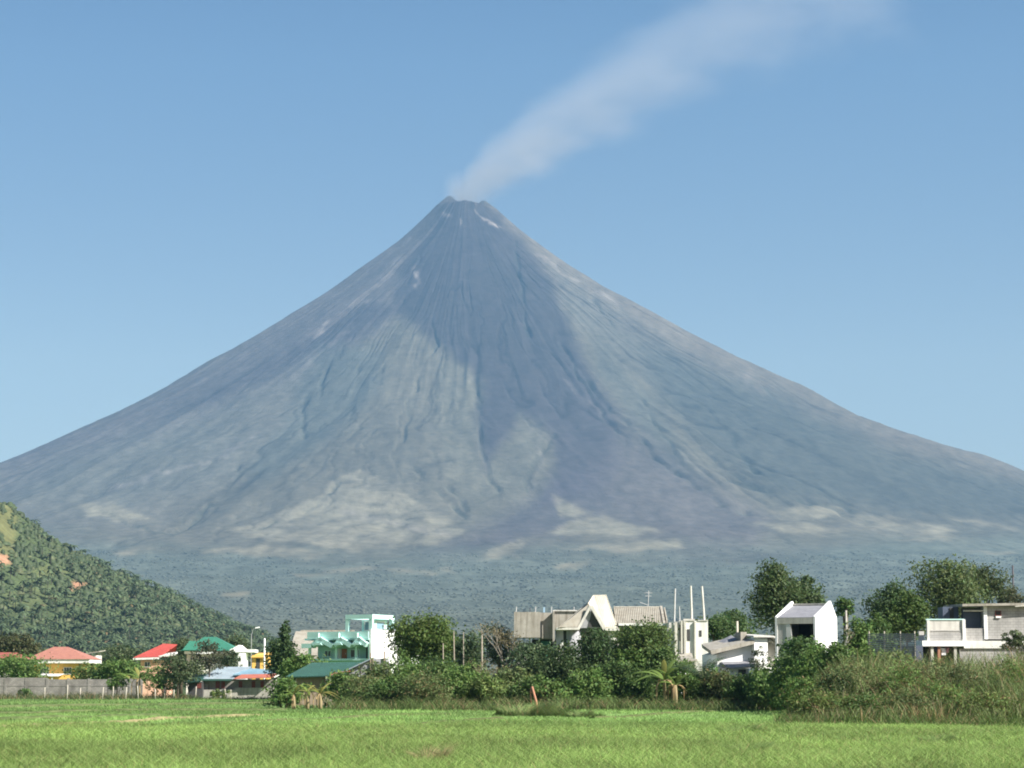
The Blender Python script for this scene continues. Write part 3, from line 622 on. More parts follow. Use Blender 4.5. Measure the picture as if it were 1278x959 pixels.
def plant(name, label, cat, px_, d, top, wpx, bot=None, col=(.045, .085, .025), n=2600, ls=.36, nl=8, group=None, olive=.0, sparse=.0, trunk=None, barkm='bark', shape='round', stems=0, aspect=.5, dpt=.8):
    SEED[0] += 1; g = np.random.default_rng(SEED[0]); s_ = d / F
    base = (X(px_, d), d, float(ground_z(np.array([X(px_, d)]), np.array([d]))[0]))
    H = Z(top, d); B = max(Z(bot, d), 0.0) if bot is not None else .0; n = int(n * 1.75); Wd = wpx * s_ * (1.15 if cat == 'shrub' else 1.05); root = empty(name, base, 0, label, cat, group)
    lobes = []; hz_ = max(H - B, .3)
    for i in range(nl):
        t = (i + .5) / nl
        if shape == 'cone': wr = .5 * (1.05 - .85 * t); zc = B + hz_ * (.1 + .82 * t); rx = Wd * wr * (.6 + .3 * g.random()); off = Wd * wr * .45
        elif shape == 'flat': zc = B + hz_ * (.35 + .5 * g.random()); rx = Wd * (.2 + .12 * g.random()); off = Wd * .36
        else: zc = B + hz_ * (.18 + .62 * t); wr = math.sqrt(max(.15, 1 - (2 * (zc - B) / hz_ - .85) ** 2)); rx = Wd * (.27 + .12 * g.random()); off = Wd * .32 * wr
        a = i * 2.4 + g.random(); rr_ = off * (.5 + .6 * g.random()); rz_ = min(hz_ * (.2 + .1 * g.random()), rx * 1.15)
        zc = min(zc, H - rz_ * .95); zc = max(zc, B + rz_ * .6)
        lobes.append((math.cos(a) * rr_, math.sin(a) * rr_ * dpt, zc, rx, rx * dpt, rz_))
    lobes.append((g.normal() * Wd * .06, 0, H - hz_ * .16, Wd * (.2 if shape != 'cone' else .1), Wd * .16, hz_ * .17))
    Vv, Fv, Cv = crown_mesh(lobes, n, ls, col, g, sparse, olive, aspect); isT = cat == 'tree'
    npmesh('crown' if isT else 'foliage', Vv, Fv, M['leaf'], root, Cv)
    tb = MB()
    if isT:
        r0 = trunk or max(.09, .028 * H); th_ = B + hz_ * .3
        tb.path([(0, 0, -.1), (g.normal() * .08, g.normal() * .08, th_ * .5), (g.normal() * .15, g.normal() * .1, th_), (g.normal() * .2, 0, B + hz_ * .65)], [r0 * 1.3, r0, r0 * .8, r0 * .35], 7)
        for l in lobes[:7]: tb.path([(0, 0, th_ * (.75 + .2 * g.random())), (l[0] * .5, l[1] * .5, (th_ + l[2]) * .5 + .1), (l[0], l[1], l[2] + l[5] * .3)], [r0 * .5, r0 * .35, r0 * .12], 5)
        tb.build('trunk', M[barkm], root, True)
    else:
        for l in lobes[:6]: tb.path([(l[0] * .35, l[1] * .35, -.08), (l[0] * .7, l[1] * .7, l[2] * .5), (l[0], l[1], l[2])], [.05, .04, .015], 5)
        tb.build('stem', M[barkm], root, True)
    return root
def strip(mb_v, mb_f, mb_c, pts, wid, side, col, fold=.25):
    b = len(mb_v)
    for (p, w) in zip(pts, wid):
        mb_v += [p + side * w - Vector((0, 0, abs(w) * fold)), p, p - side * w - Vector((0, 0, abs(w) * fold))]; mb_c += [col] * 3
    for i in range(len(pts) - 1):
        q = b + i * 3; mb_f += [(q, q+1, q+4, q+3), (q+1, q+2, q+5, q+4)]
def banana(label, px_, d, top, seed, dry=3, green=9, group='banana plants along the field edge', gcol=(.13, .19, .045)):
    g = random.Random(seed); base = (X(px_, d), d, 0); root = empty('banana_plant', base, 0, label, 'banana plant', group); H = Z(top, d); sh = H * .5
    mb = MB().path([(0, 0, -.1), (.04, 0, sh * .5), (.02, .03, sh)], [.17, .14, .08], 8); mb.build('stem', M['drystem'], root, True)
    for k in range(green + dry):
        isd = k >= green; a = k * 2.399 + g.random() * .5; dx, dy = math.cos(a), math.sin(a); L_ = H * (.62 + .2 * g.random()); up = (.35 + .7 * g.random()) if not isd else .12
        v, f, c = [], [], []; pts = []; wid = []; side = Vector((-dy, dx, 0))
        for i in range(8):
            t = i / 7
            if isd: hx_ = .1 + .32 * L_ * min(1, t * 2.2) * .8; zz_ = sh * 1.0 + .25 * math.sin(t * 3) * L_ * .3 - L_ * .95 * t * t
            else: hx_ = L_ * t * math.cos(up * (1 - .6 * t)) * .85; zz_ = sh + L_ * (t * math.sin(up) * 1.15 - .75 * t * t * (1.1 - up * .5))
            pts.append(Vector((dx * hx_, dy * hx_, max(zz_, .15)))); wid.append((.03 if i == 0 else .22 * H / 4.5 * math.sin(min(1, t * 1.05) * math.pi * .92 + .15)) * (.5 if isd else 1))
        q = .75 + .5 * g.random()
        col = tuple(x * q for x in ((.42, .3, .16) if isd else gcol))
        if not isd and g.random() < .2: col = (.27, .26, .08)
        strip(v, f, c, pts, wid, side, col, .5)
        npmesh('leaf', np.array([tuple(x) for x in v]), np.array(f), M['leaf'], root, np.array(c), True)
    return root
def young_palm(label, px_, d, top, seed, nf=13, cat='palm', col=(.055, .085, .04), spread=1.0):
    g = random.Random(seed); root = empty('young_palm', (X(px_, d), d, 0), 0, label, cat); H = Z(top, d); sh = H * .42
    MB().path([(0, 0, -.1), (.03, 0, sh * .5), (0, 0, sh)], [.2, .17, .13], 8).build('trunk', M['bark'], root, True)
    for k in range(nf):
        a = k * 2.399; dx, dy = math.cos(a), math.sin(a); up = .35 + 1.0 * ((k * .618) % 1); L_ = H * .62; pts = []
        for i in range(9):
            t = i / 8; hx_ = L_ * t * math.cos(up * (1 - .35 * t)) * spread; zz_ = sh + L_ * (t * math.sin(up) * 1.1 - .5 * t * t); pts.append(Vector((dx * hx_, dy * hx_, zz_)))
        v, f, c = [], [], []; side = Vector((-dy, dx, 0)); q = .75 + .5 * g.random()
        for i in range(1, 9):
            for hlf in (0, .5):
                p = pts[i - 1].lerp(pts[i], hlf); ax = (pts[i] - pts[i - 1]).normalized(); ll = L_ * .3 * math.sin(math.pi * min(.97, (i + hlf) / 9.0 + .08))
                for sg in (-1, 1):
                    e = p + side * sg * ll * .75 + ax * ll * .6 - Vector((0, 0, ll * .35)); b = len(v); v += [p - ax * .06, p + ax * .06, e]; f.append((b, b + 1, b + 2)); c += [tuple(x * q * (.8 + .4 * g.random()) for x in col)] * 3
        for i in range(8):
            b = len(v); p, q_ = pts[i], pts[i + 1]; v += [p - side * .03, p + side * .03, q_]; f.append((b, b + 1, b + 2)); c += [(.16, .17, .07)] * 3
        npmesh('frond', np.array([tuple(x) for x in v]), np.array(f), M['leaf'], root, np.array(c))
    return root
def bare_tree(label, px_, d, top, wpx, seed, mat='palebark', dryleaf=0, lean=0.0, name='bare_tree'):
    g = random.Random(seed); root = empty(name, (X(px_, d), d, 0), 0, label, 'tree'); H = Z(top, d); Wd = wpx * d / F; mb = MB(); tips = []
    def grow(p, dr, L_, r_, lev):
        pts = [p]; q = p
        for i in range(4):
            dr = (dr + Vector((g.gauss(0, .14), g.gauss(0, .14), .05))).normalized(); q = q + dr * L_ / 4; pts.append(q)
        mb.path(pts, [r_ * (1 - .13 * i) for i in range(5)], 5 if lev else 7)
        if lev == 3: tips.extend(pts[1:]); return
        for k in range(3 if lev else 4):
            a = g.random() * 6.28; t = g.randint(2, 4); sp_ = .75 * Wd / H * 2.2
            grow(pts[t], (dr + Vector((math.cos(a) * sp_, math.sin(a) * sp_, .35 * g.random()))).normalized(), L_ * (.55 + .2 * g.random()), r_ * .5, lev + 1)
    grow(Vector((0, 0, -.1)), Vector((lean, 0, 1)).normalized(), H * .5, max(.1, H * .02), 0); mb.build('trunk', M[mat], root, True)
    if dryleaf:
        gg = np.random.default_rng(seed); t = np.array([tuple(q) for q in tips]); ci = gg.integers(0, len(t), dryleaf); cen = t[ci] + gg.normal(0, .16, (dryleaf, 3)); cen[:, 2] = np.maximum(cen[:, 2], .2)
        cc = np.array((.2, .17, .09)) * (.5 + .9 * gg.random((dryleaf, 1))); v, f, c = leaves(cen, np.tile((0, 0, 1.), (dryleaf, 1)), .14 + .12 * gg.random(dryleaf), .07 + .05 * gg.random(dryleaf), cc, gg)
        npmesh('dry_leaves', v, f, M['leaf'], root, c)
    return root
def pole(name, label, cat, px_, d, top, r_, mat, lean=0.0, group=None, r1=None):
    z = Z(top, d); mb = MB().path([(0, 0, -.2), (lean * .5 + .01, 0, z * .5), (lean, 0, z)], [r_, r_ * .95, r1 or r_ * .85], 7); o = mb.build(name, M[mat], None, True); o.location = (X(px_, d), d, 0); return tag(o, label, cat, group)
# ------------------------------------------------------------------ buildings
class H:     # a building whose local x runs along its front, y into depth; root at pixel column px0 and distance d
    def __init__(s, name, label, cat, px0, d, rz=0.0, group=None):
        s.d = d; s.s = d / F; s.px0 = px0; s.rz = R(rz); s.k = math.cos(s.rz)
        s.root = empty(name, (X(px0, d), d, 0), s.rz, label, cat, group)
    def x(s, px_): # local x of a picture column lying in the front plane (y = 0)
        u = (px_ - CX) / F; t = math.tan(s.rz); X0 = X(s.px0, s.d)
        # point (X0 + a cos, d + a sin): u = (X0 + a c)/(d + a sn)
        c, sn = math.cos(s.rz), math.sin(s.rz); return (u * s.d - X0) / (c - u * sn)
    def z(s, py): return Z(py, s.d)
    def part(s, name, mat, mb, parent=None, smooth=False): return mb.build(name, M[mat], parent or s.root, smooth)
    def box(s, name, mat, x0, x1, y0, y1, z0, z1, parent=None): return s.part(name, mat, MB().box(x0, x1, y0, y1, z0, z1), parent)
    def window(s, x0, x1, z0, z1, y=0.0, frame='white', pane='glass', fw=.07, bars=1, side=None):
        f = MB(); p = MB()
        if side is None:
            f.box(x0, x1, y-.07, y+.02, z0, z0+fw); f.box(x0, x1, y-.07, y+.02, z1-fw, z1); f.box(x0, x0+fw, y-.07, y+.02, z0+fw, z1-fw); f.box(x1-fw, x1, y-.07, y+.02, z0+fw, z1-fw)
            for i in range(bars): c = x0 + (x1 - x0) * (i + 1) / (bars + 1); f.box(c-fw*.35, c+fw*.35, y-.06, y+.02, z0+fw, z1-fw)
            p.box(x0+fw*.5, x1-fw*.5, y-.025, y+.03, z0+fw*.5, z1-fw*.5)
        else:        # window in the right-hand wall x = side, x0/x1 are depths
            f.box(side-.02, side+.07, x0, x1, z0, z0+fw); f.box(side-.02, side+.07, x0, x1, z1-fw, z1); f.box(side-.02, side+.07, x0, x0+fw, z0+fw, z1-fw); f.box(side-.02, side+.07, x1-fw, x1, z0+fw, z1-fw)
            p.box(side-.03, side+.025, x0+fw*.5, x1-fw*.5, z0+fw*.5, z1-fw*.5)
        w = s.part('window', frame, f); s.part('pane', pane, p, w); return w
    def door(s, x0, x1, z0, z1, y=0.0, mat='door'):
        d_ = s.box('door', mat, x0, x1, y-.05, y+.02, z0, z1); s.box('handle', 'steel', x1-.16, x1-.1, y-.11, y-.05, (z0+z1)/2-.08, (z0+z1)/2+.06, d_); return d_

# long grey block wall, left
d = 312; x0, x1 = X(-60, d), X(178, d); zt = Z(848, d)
root = empty('block_wall', (X(60, d), d, 0), 0, 'long weathered grey hollow block wall closing the field on the left', 'wall'); ox = X(60, d)
MB().box(x0-ox, x1-ox, 0, .2, -.2, zt).build('wall', M['block'], root)
for i, pxc in enumerate(range(-45, 180, 26)): MB().box(X(pxc, d)-ox-.18, X(pxc, d)-ox+.18, -.06, .26, -.2, zt + .1 + .05 * (i % 2)).build('pillar', M['block'], root)
MB().box(x0-ox, x1-ox, -.04, .24, zt - .95, zt - .78).build('tie_beam', M['block'], root)
MB().box(X(-60,d)-ox, X(60,d)-ox-.2, .0, .2, zt + .003, zt + .22).build('coping', M['block'], root)

# fence posts in front of the wall
fp = [(56, 300, 858, 'thin pale fence post, leftmost of the row before the block wall'), (84, 296, 855, None), (100, 298, 859, None), (128, 296, 858, None), (141, 297, 857, None), (157, 296, 858, None), (173, 296, 856, None), (194, 296, 860, None), (205, 297, 858, None), (217, 296, 861, None), (244, 297, 857, None), (282, 298, 860, None)]
for i, (px_, d, top, lb) in enumerate(fp):
    pole('fence_post', 'pale upright fence post standing in the weeds before the block wall', 'post', px_, d, top, .075, 'postwood', lean=random.uniform(-.15, .15), group='fence posts along the left edge of the field')

# orange house with salmon hip roof
h = H('yellow_house', 'yellow ochre house with a salmon hip roof and broad white eaves', 'house', 78, 345)
w0, w1 = h.x(47), h.x(114); e0, e1 = h.x(38), h.x(118); ze = h.z(823); zb = h.z(828)
h.box('wall', 'yellow', w0, w1, 0, 8, 0, zb - .003)
h.part('fascia', 'white', MB().box(e0+.6, e1-.1, -1.0, -.85, zb, ze).box(e0+.6, e0+.75, -.85, 8.9, zb, ze).box(e1-.25, e1-.1, -.85, 8.9, zb, ze))
h.part('roof', 'salmonroof', MB().hip(e0, e1, -1.2, 9.2, ze + .003, h.z(807), h.x(64), h.x(82), 4))
h.part('soffit', 'render', MB().box(w0-.4, w1+.3, -.8, 8.4, zb + .05, zb + .15))
h.window(h.x(55), h.x(66), h.z(842), h.z(833), 0, 'white', bars=2); h.window(h.x(84), h.x(94), h.z(842), h.z(833), 0, 'white', bars=2)
h.part('awning', 'white', MB().slab((h.x(54), -3.2, h.z(843.5)), (h.x(82), -3.2, h.z(843.5)), (h.x(84), -.1, h.z(841)), (h.x(56), -.1, h.z(841)), .12))
h.part('porch_post', 'white', MB().box(h.x(61), h.x(61)+.2, -3, -2.8, 0, h.z(844.2)).box(h.x(74), h.x(74)+.2, -3, -2.8, 0, h.z(844.2)))
h = H('grey_shed', 'small pale grey flat roofed shed right behind the yellow house', 'shed', 118, 375)
h.box('wall', 'paleconcrete', h.x(106), h.x(124), 0, 5, 0, h.z(818)); h.part('roof', 'greyroof', MB().slab((h.x(103), -.6, h.z(817)), (h.x(128), -.6, h.z(813)), (h.x(128), 5.4, h.z(811)), (h.x(103), 5.4, h.z(815)), .15))
h = H('red_roof_house', 'house with a dull red roof half hidden in bushes at the far left edge', 'house', 5, 350)
h.box('wall', 'cream', h.x(-30), h.x(22), 0, 7, 0, h.z(822)); h.part('roof', 'dullred', MB().hip(h.x(-40), h.x(31), -1, 8, h.z(822), h.z(814), h.x(-25), h.x(18), 3.5))
# bright red roof house
h = H('red_roof_house', 'house with a bright red sloping roof and peach walls behind the trees', 'house', 196, 350)
ze = h.z(820)
h.box('wall', 'peach', h.x(179), h.x(212), 0, 6, 0, ze - .5)
h.part('roof', 'redroof', MB().slab((h.x(171), -1, h.z(821)), (h.x(203), -1, h.z(820)), (h.x(220), 3.2, h.z(804)), (h.x(203), 3.2, h.z(803)), .12).slab((h.x(203), 3.25, h.z(803)), (h.x(220), 3.25, h.z(804)), (h.x(212), 7, h.z(820)), (h.x(180), 7, h.z(820)), .12))
h.part('fascia', 'white', MB().prism([(h.x(171), h.z(824)), (h.x(203), h.z(823)), (h.x(203), h.z(820.6)), (h.x(171), h.z(821.6))], -1.12, -1.02))
h.part('porch_roof', 'white', MB().slab((h.x(202), -.9, h.z(819)), (h.x(222), -.9, h.z(816.5)), (h.x(222), 2, h.z(813.5)), (h.x(202), 2, h.z(816)), .25))
h.window(h.x(184), h.x(191), h.z(833), h.z(826), 0, 'white')
# green roof house
h = H('green_roof_house', 'white house with a broad green hip roof and a white gabled porch', 'house', 270, 355)
h.box('wall', 'white', h.x(236), h.x(296), 0, 8, 0, h.z(813.5))
h.part('roof', 'greenroof', MB().hip(h.x(229), h.x(301), -1.1, 9, h.z(812.5), h.z(794.5), h.x(253), h.x(268), 4).hip(h.x(232), h.x(252), -1.6, 3, h.z(812), h.z(800), h.x(238), h.x(250), .8))
h.part('fascia', 'brightwhite', MB().box(h.x(234), h.x(296), -.95, -.8, h.z(816.5), h.z(812.9)))
gx0, gx1, gm = h.x(291), h.x(319), h.x(302)
h.part('porch_gable', 'brightwhite', MB().prism([(gx0, h.z(815)), (gx1-.8, h.z(814)), (h.x(309), h.z(811.5)), (gm, h.z(805.5)), (gx0, h.z(811.5))], -2.2, 3).box(h.x(309), gx1+.4, -2.0, 2.5, h.z(814.5), h.z(811)).box(h.x(302), h.x(311), -2.1, 1, 0, h.z(815.1)))
for a, b in ((240, 246), (258, 266), (274, 281), (284, 290)): h.window(h.x(a), h.x(b), h.z(830), h.z(820), 0, 'white')
h = H('orange_shed', 'small orange walled shed between the white gabled porch and the dark tree', 'shed', 328, 340)
h.box('wall', 'yellow', h.x(317), h.x(337), 0, 4, 0, h.z(818)); h.part('roof', 'yellow', MB().slab((h.x(316), -.5, h.z(820)), (h.x(338), -.5, h.z(820)), (h.x(338), 4.4, h.z(814.5)), (h.x(321), 4.4, h.z(814.5)), .12)); h.box('doorway', 'dark', h.x(322), h.x(327), -.03, .02, 0, h.z(822))
pole('utility_pole', 'white concrete utility pole beside the orange shed', 'pole', 329.5, 335, 797, .15, 'brightwhite', r1=.11)
lp = empty('street_lamp', (X(313, 370), 370, 0), 0, 'slim street lamp with a curved arm above the green roofed house', 'street lamp')
zl = Z(784, 370); MB().path([(0, 0, -.2), (0, 0, zl * .9), (.25, 0, zl * .98), (.8, 0, zl)], [.08, .045, .035, .03], 6).build('pole', M['steel'], lp, True); MB().prism([(.6, zl-.1), (1.35, zl+.05), (1.3, zl+.22), (.6, zl+.08)], -.16, .16).build('lamp_head', M['brightwhite'], lp)

# low house with pale blue metal roof
h = H('metal_roof_house', 'low grey block house with a pale blue metal roof and red shutters', 'house', 300, 300)
zt = h.z(848)
h.box('wall', 'block', h.x(256), h.x(346), 0, 7, 0, zt - .003)
h.part('roof', 'blueroof', MB().ribbed((h.x(254), -.8, h.z(848.5)), (h.x(294), -.8, h.z(847.5)), (h.x(312), 3.6, h.z(832)), (h.x(272), 3.6, h.z(832.5)), 14, .1, .035).slab((h.x(272), 3.65, h.z(832.5)), (h.x(312), 3.65, h.z(832)), (h.x(306), 8, h.z(846)), (h.x(260), 8, h.z(846)), .1))
h.box('fascia', 'darkgreenroof', h.x(254), h.x(293), -.92, -.82, h.z(850), h.z(847.6))
h.part('roof', 'steelblue', MB().ribbed((h.x(294), -.5, h.z(842.5)), (h.x(347), -.5, h.z(842)), (h.x(344), 3.6, h.z(836.5)), (h.x(310), 3.6, h.z(834)), 16, .1, .03))
h.part('awning', 'rust', MB().slab((h.x(296), -1.7, h.z(847.5)), (h.x(346), -1.7, h.z(845.5)), (h.x(348), -.55, h.z(841)), (h.x(305), -.55, h.z(842)), .06))
h.part('gable_board', 'white', MB().bar((h.x(346), -1.8, h.z(846)), (h.x(357), -.3, h.z(839)), .12, n=4))
for a, b in ((272.5, 277.5), (279.5, 284), (301, 305.5), (317, 321.5), (328, 332)): h.window(h.x(a), h.x(b), h.z(859), h.z(850.3), 0, 'shutter', 'shutter', .06, 1)
h.part('base_wall', 'concrete', MB().box(h.x(239), h.x(300), -.5, -.3, 0, h.z(861)).box(h.x(295), h.x(345), -.22, -.02, 0, h.z(858.5)))
for a in (241, 244, 291.5): h.part('porch_post', 'postwood', MB().box(h.x(a), h.x(a)+.2, -1.1, -.9, 0, h.z(861)))
h = H('lean_to', 'small lean-to with a dark green roof at the left end of the metal roofed house', 'shed', 246, 298)
h.box('wall', 'dark', h.x(238), h.x(255.6), .5, 5, 0, h.z(851)); h.part('roof', 'darkgreenroof', MB().slab((h.x(234), -.6, h.z(851.5)), (h.x(254), -.6, h.z(850)), (h.x(257), 4, h.z(841.5)), (h.x(241), 4, h.z(842)), .12))
h.window(h.x(249), h.x(254), h.z(859), h.z(852.5), .5, 'shutter', 'shutter')

# mint two-storey house
h = H('mint_house', 'two storey mint green house with scalloped canopies and a roof deck pergola', 'house', 464, 250, -25)
xl = h.x(384); zr = h.z(799); W_ = 7.6
h.box('wall', 'mint', xl + .8, -.26, 1.2, W_, 0, zr); h.box('side_wall', 'brightwhite', -.25, 0, -.2, W_ + .6, 0, h.z(785.5)); h.box('side_wall', 'brightwhite', -.25, 1.6, W_ - 1.2, W_ + 1.2, 0, h.z(784.8) )
h.box('floor_slab', 'palemint', xl - .2, -.26, -.1, 1.2, h.z(824.5), h.z(822))
h.box('roof_slab', 'mint', xl, -.26, -.4, W_, zr + .003, zr + .22)
cm = MB(); xs = [h.x(a) for a in (382, 394, 398, 405, 412, 421, 426, 430, 437, 444, 448, 453, 458, 463)]; zs = [h.z(b) for b in (803, 803, 799, 794.5, 799, 804, 799, 795, 799, 804, 799, 795, 799, 803)]
th_ = .5
for i in range(len(xs) - 1): cm.slab((xs[i], -.75, zs[i]), (xs[i+1], -.75, zs[i+1]), (xs[i+1], .4, zs[i+1]), (xs[i], .4, zs[i]), th_)
h.part('canopy', 'palemint', cm)
for a in (402, 427, 450):
    h.part('finial', 'palemint', MB().box(h.x(a)-.14, h.x(a)+.14, -.8, -.45, h.z(796), h.z(790)))
    h.part('bracket', 'palemint', MB().prism([(h.x(a)-.5, h.z(805)), (h.x(a)+.65, h.z(805)), (h.x(a)+.4, h.z(802)), (h.x(a)-.2, h.z(802))], -.9, .8))
h.part('railing', 'palemint', MB().box(xl + .3, -.3, -.35, -.23, zr + .23, zr + .95).box(xl + .3, xl + .42, -.23, W_, zr + .23, zr + .95))
for a in (388, 421, 446, 462): h.part('column', 'palemint', MB().box(h.x(a)-.13, h.x(a)+.13, -.05, .2, h.z(822)+.002, h.z(804)))
h.window(h.x(432), h.x(444), h.z(821), h.z(810), 1.2, 'palemint', 'glass', .1, 1); h.door(h.x(421.5), h.x(428), h.z(822), h.z(809.5), 1.2); h.box('door_panel', 'white', h.x(414), h.x(420.5), 1.13, 1.22, h.z(822), h.z(809.5))
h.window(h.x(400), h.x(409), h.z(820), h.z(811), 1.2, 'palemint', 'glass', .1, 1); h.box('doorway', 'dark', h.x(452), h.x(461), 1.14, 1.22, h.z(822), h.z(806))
zp, zq = h.z(772.5), h.z(767); ds = 5.2
h.part('pergola', 'palemint', MB().box(h.x(432), .02, .0, .45, zp, zq).box(-.45, .02, .45, ds, zp, zq).box(h.x(432), h.x(432)+.4, .45, ds, zp, zq).box(h.x(432)+.4, -.45, ds-.4, ds, zp, zq)
       .box(h.x(432), h.x(432)+.38, .02, .4, zr + .23, zp).box(-.43, -.02, .02, .4, zr + .23, zp).box(-.43, -.02, ds-.42, ds-.02, zr + .23, zp).box(h.x(432), h.x(432)+.38, ds-.42, ds-.02, zr+.23, zp))
h.box('penthouse_wall', 'palemint', h.x(444), -.6, 1.6, ds - .6, zr + .23, zp - .05); h.window(1.9, 3.9, h.z(786), h.z(775), 0, 'white', 'steelblue', .1, side=-.6); h.window(h.x(447), h.x(459), h.z(787), h.z(775), 1.6, 'white', 'steelblue', .1, 1)
h = H('grey_roof_house', 'house with a wide weathered brown grey roof left of the mint house', 'house', 385, 285)
h.box('wall', 'concrete', h.x(362), h.x(436), 0, 8, 0, h.z(815)); h.part('roof', 'greyroof', MB().slab((h.x(362), -.8, h.z(818)), (h.x(398), -.8, h.z(818)), (h.x(398), 5, h.z(788)), (h.x(366), 5, h.z(787)), .15)); h.part('parapet', 'tanconcrete', MB().box(h.x(372), h.x(440), 5, 5.3, h.z(792), h.z(785.5)).box(h.x(388), h.x(397), 3.5, 4.8, h.z(796), h.z(789)))

# low dark green roof and the grey shack before the mint house
h = H('green_roof_house', 'low house with a dull dark green roof in front of the mint house', 'house', 405, 222)
h.box('wall', 'wood', h.x(372), h.x(442), 0, 6, 0, h.z(844)); h.part('roof', 'darkgreenroof', MB().ribbed((h.x(360), -1, h.z(845)), (h.x(441), -1, h.z(843)), (h.x(452), 3.4, h.z(825.5)), (h.x(388), 3.4, h.z(827)), 22, .1, .03).slab((h.x(388), 3.45, h.z(827)), (h.x(452), 3.45, h.z(825.5)), (h.x(446), 7, h.z(842)), (h.x(372), 7, h.z(842)), .1))
h = H('shack', 'grey plank shack with a rusty edged metal roof sloping up to the white wall', 'shack', 446, 208)
h.part('wall', 'render', MB().prism([(h.x(437), 0), (h.x(483), 0), (h.x(483), h.z(821.5)), (h.x(463), h.z(823)), (h.x(437), h.z(838))], 0, 5))
h.part('roof', 'blueroof', MB().slab((h.x(412), -.5, h.z(847)), (h.x(463), -.5, h.z(822.5)), (h.x(466), 5.3, h.z(820)), (h.x(416), 5.3, h.z(844)), .1)); h.part('awning', 'rust', MB().slab((h.x(416), -1.5, h.z(842.5)), (h.x(439), -1.5, h.z(838.5)), (h.x(440), -.02, h.z(836.2)), (h.x(418), -.02, h.z(840)), .06))
for a in (411, 416, 436): h.part('post', 'postwood', MB().box(h.x(a)-.08, h.x(a)+.08, -1.2, -1.04, 0, h.z(844)))
h.box('doorway', 'dark', h.x(419), h.x(431), .5, .6, 0, h.z(846)); h.box('window_opening', 'dark', h.x(450.5), h.x(452.5), -.03, .02, h.z(841), h.z(832))
for a, b, c in ((464, 815, .06), (481, 813, .07), (467, 817, .05)): h.part('pole', 'wood', MB().box(h.x(a)-c, h.x(a)+c, -.16, -.04, 0, h.z(b)))
h = H('tarp_roof_hut', 'little hut with a pale blue roof deep among the bushes', 'hut', 560, 214)
h.box('wall', 'wood', h.x(553), h.x(566), 0, 2, 0, h.z(828)); h.part('roof', 'tarp', MB().slab((h.x(550), -.4, h.z(827)), (h.x(567), -.4, h.z(825)), (h.x(568), 2.2, h.z(821)), (h.x(552), 2.2, h.z(822)), .06))

# unfinished stained block left of the white roofed house
h = H('unfinished_building', 'unfinished building of stained beige concrete panels with rebar stubs on top', 'building', 680, 236)
h.box('wall', 'tanconcrete', h.x(641.5), h.x(674), 0, 5, h.z(796), h.z(764)); h.box('wall', 'tanconcrete', h.x(674)+.003, h.x(690.5), 1.0, 5, h.z(797), h.z(764.5)); h.box('wall', 'tanconcrete', h.x(692)+.003, h.x(719), .3, 6, h.z(786), h.z(762))
h.part('column', 'tanconcrete', MB().box(h.x(689.5), h.x(692), -.15, .25, 0, h.z(763))); h.part('beam', 'paleconcrete', MB().box(h.x(690), h.x(720), .1, .28, h.z(763), h.z(761.5)))
h.box('lower_wall', 'cream', h.x(645), h.x(664), 1.2, 5, 0, h.z(802)); h.box('lower_wall', 'white', h.x(694), h.x(705), 1.5, 5, 0, h.z(786.5)); h.box('back_wall', 'dark', h.x(664), h.x(720), 2.5, 2.8, 0, h.z(797.5)); h.box('green_panel', 'greenroof', h.x(675), h.x(687), 1.6, 1.7, 0, h.z(800))  # dark back wall: shade of the lower gap put into its colour
for a in (644, 661, 668, 679, 688, 716): h.part('rebar', 'darksteel' if a % 2 else 'steel', MB().bar((h.x(a), 1.2, h.z(765)), (h.x(a)+.05, 1.2, h.z(757 + a % 4)), .05, n=5))
h.box('water_tank', 'tarp', h.x(678), h.x(680), .4, .7, h.z(764.4), h.z(758))

# house with the steep white roof
h = H('steep_roof_house', 'large grey house with a steep white ribbed roof and front gable', 'house', 735, 225)
x = h.x; z = h.z
h.box('wall', 'render', x(712), x(842), 2.2, 10, 0, z(781)); 
wr = MB(); ry0, ry1 = 1.0, 6.0
A = (x(741.5), 3.0, z(741.5)); B_ = (x(757), 3.0, z(741)); 
wr.ribbed((x(752), -.6, z(783.5)), (x(769.5), -.3, z(784)), (x(757), 3.0, z(741)), (x(741.5), 3.0, z(741.5)), 7, .12, .035)
wr.ribbed((x(769.8), -.3, z(784)), (x(770.5), 7, z(781)), (x(758), 4.6, z(741.3)), (x(757.2), 3.0, z(741)), 6, .12, .035)
wr.slab((x(733.5), .2, z(753)), (x(752), -.6, z(783.5)), (x(741.5), 3.0, z(741.5)), (x(741.2), 3.0, z(741.5)), .1)
wr.slab((x(716), 4.5, z(770)), (x(733), .3, z(753.5)), (x(741.3), 3.0, z(741.8)), (x(741.1), 4.6, z(741.8)), .1)
h.part('steep_roof', 'whiteroof', wr)
h.part('left_roof', 'greyroof', MB().ribbed((x(697), -1.0, z(783.5)), (x(720), -.8, z(783)), (x(735), .2, z(753.5)), (x(731), 2.0, z(754)), 6, .14, .03).slab((x(712), 5, z(772)), (x(696.8), -1, z(783.4)), (x(730.8), 2, z(754)), (x(731), 3, z(754)), .1))
h.part('gable', 'render', MB().prism([(x(720), z(784)), (x(753), z(784)), (x(736.8), z(757.5))], -.2, .6)); h.part('gable_opening', 'dark', MB().prism([(x(733), z(783)), (x(751), z(783)), (x(738.5), z(761.5))], -.26, -.21))
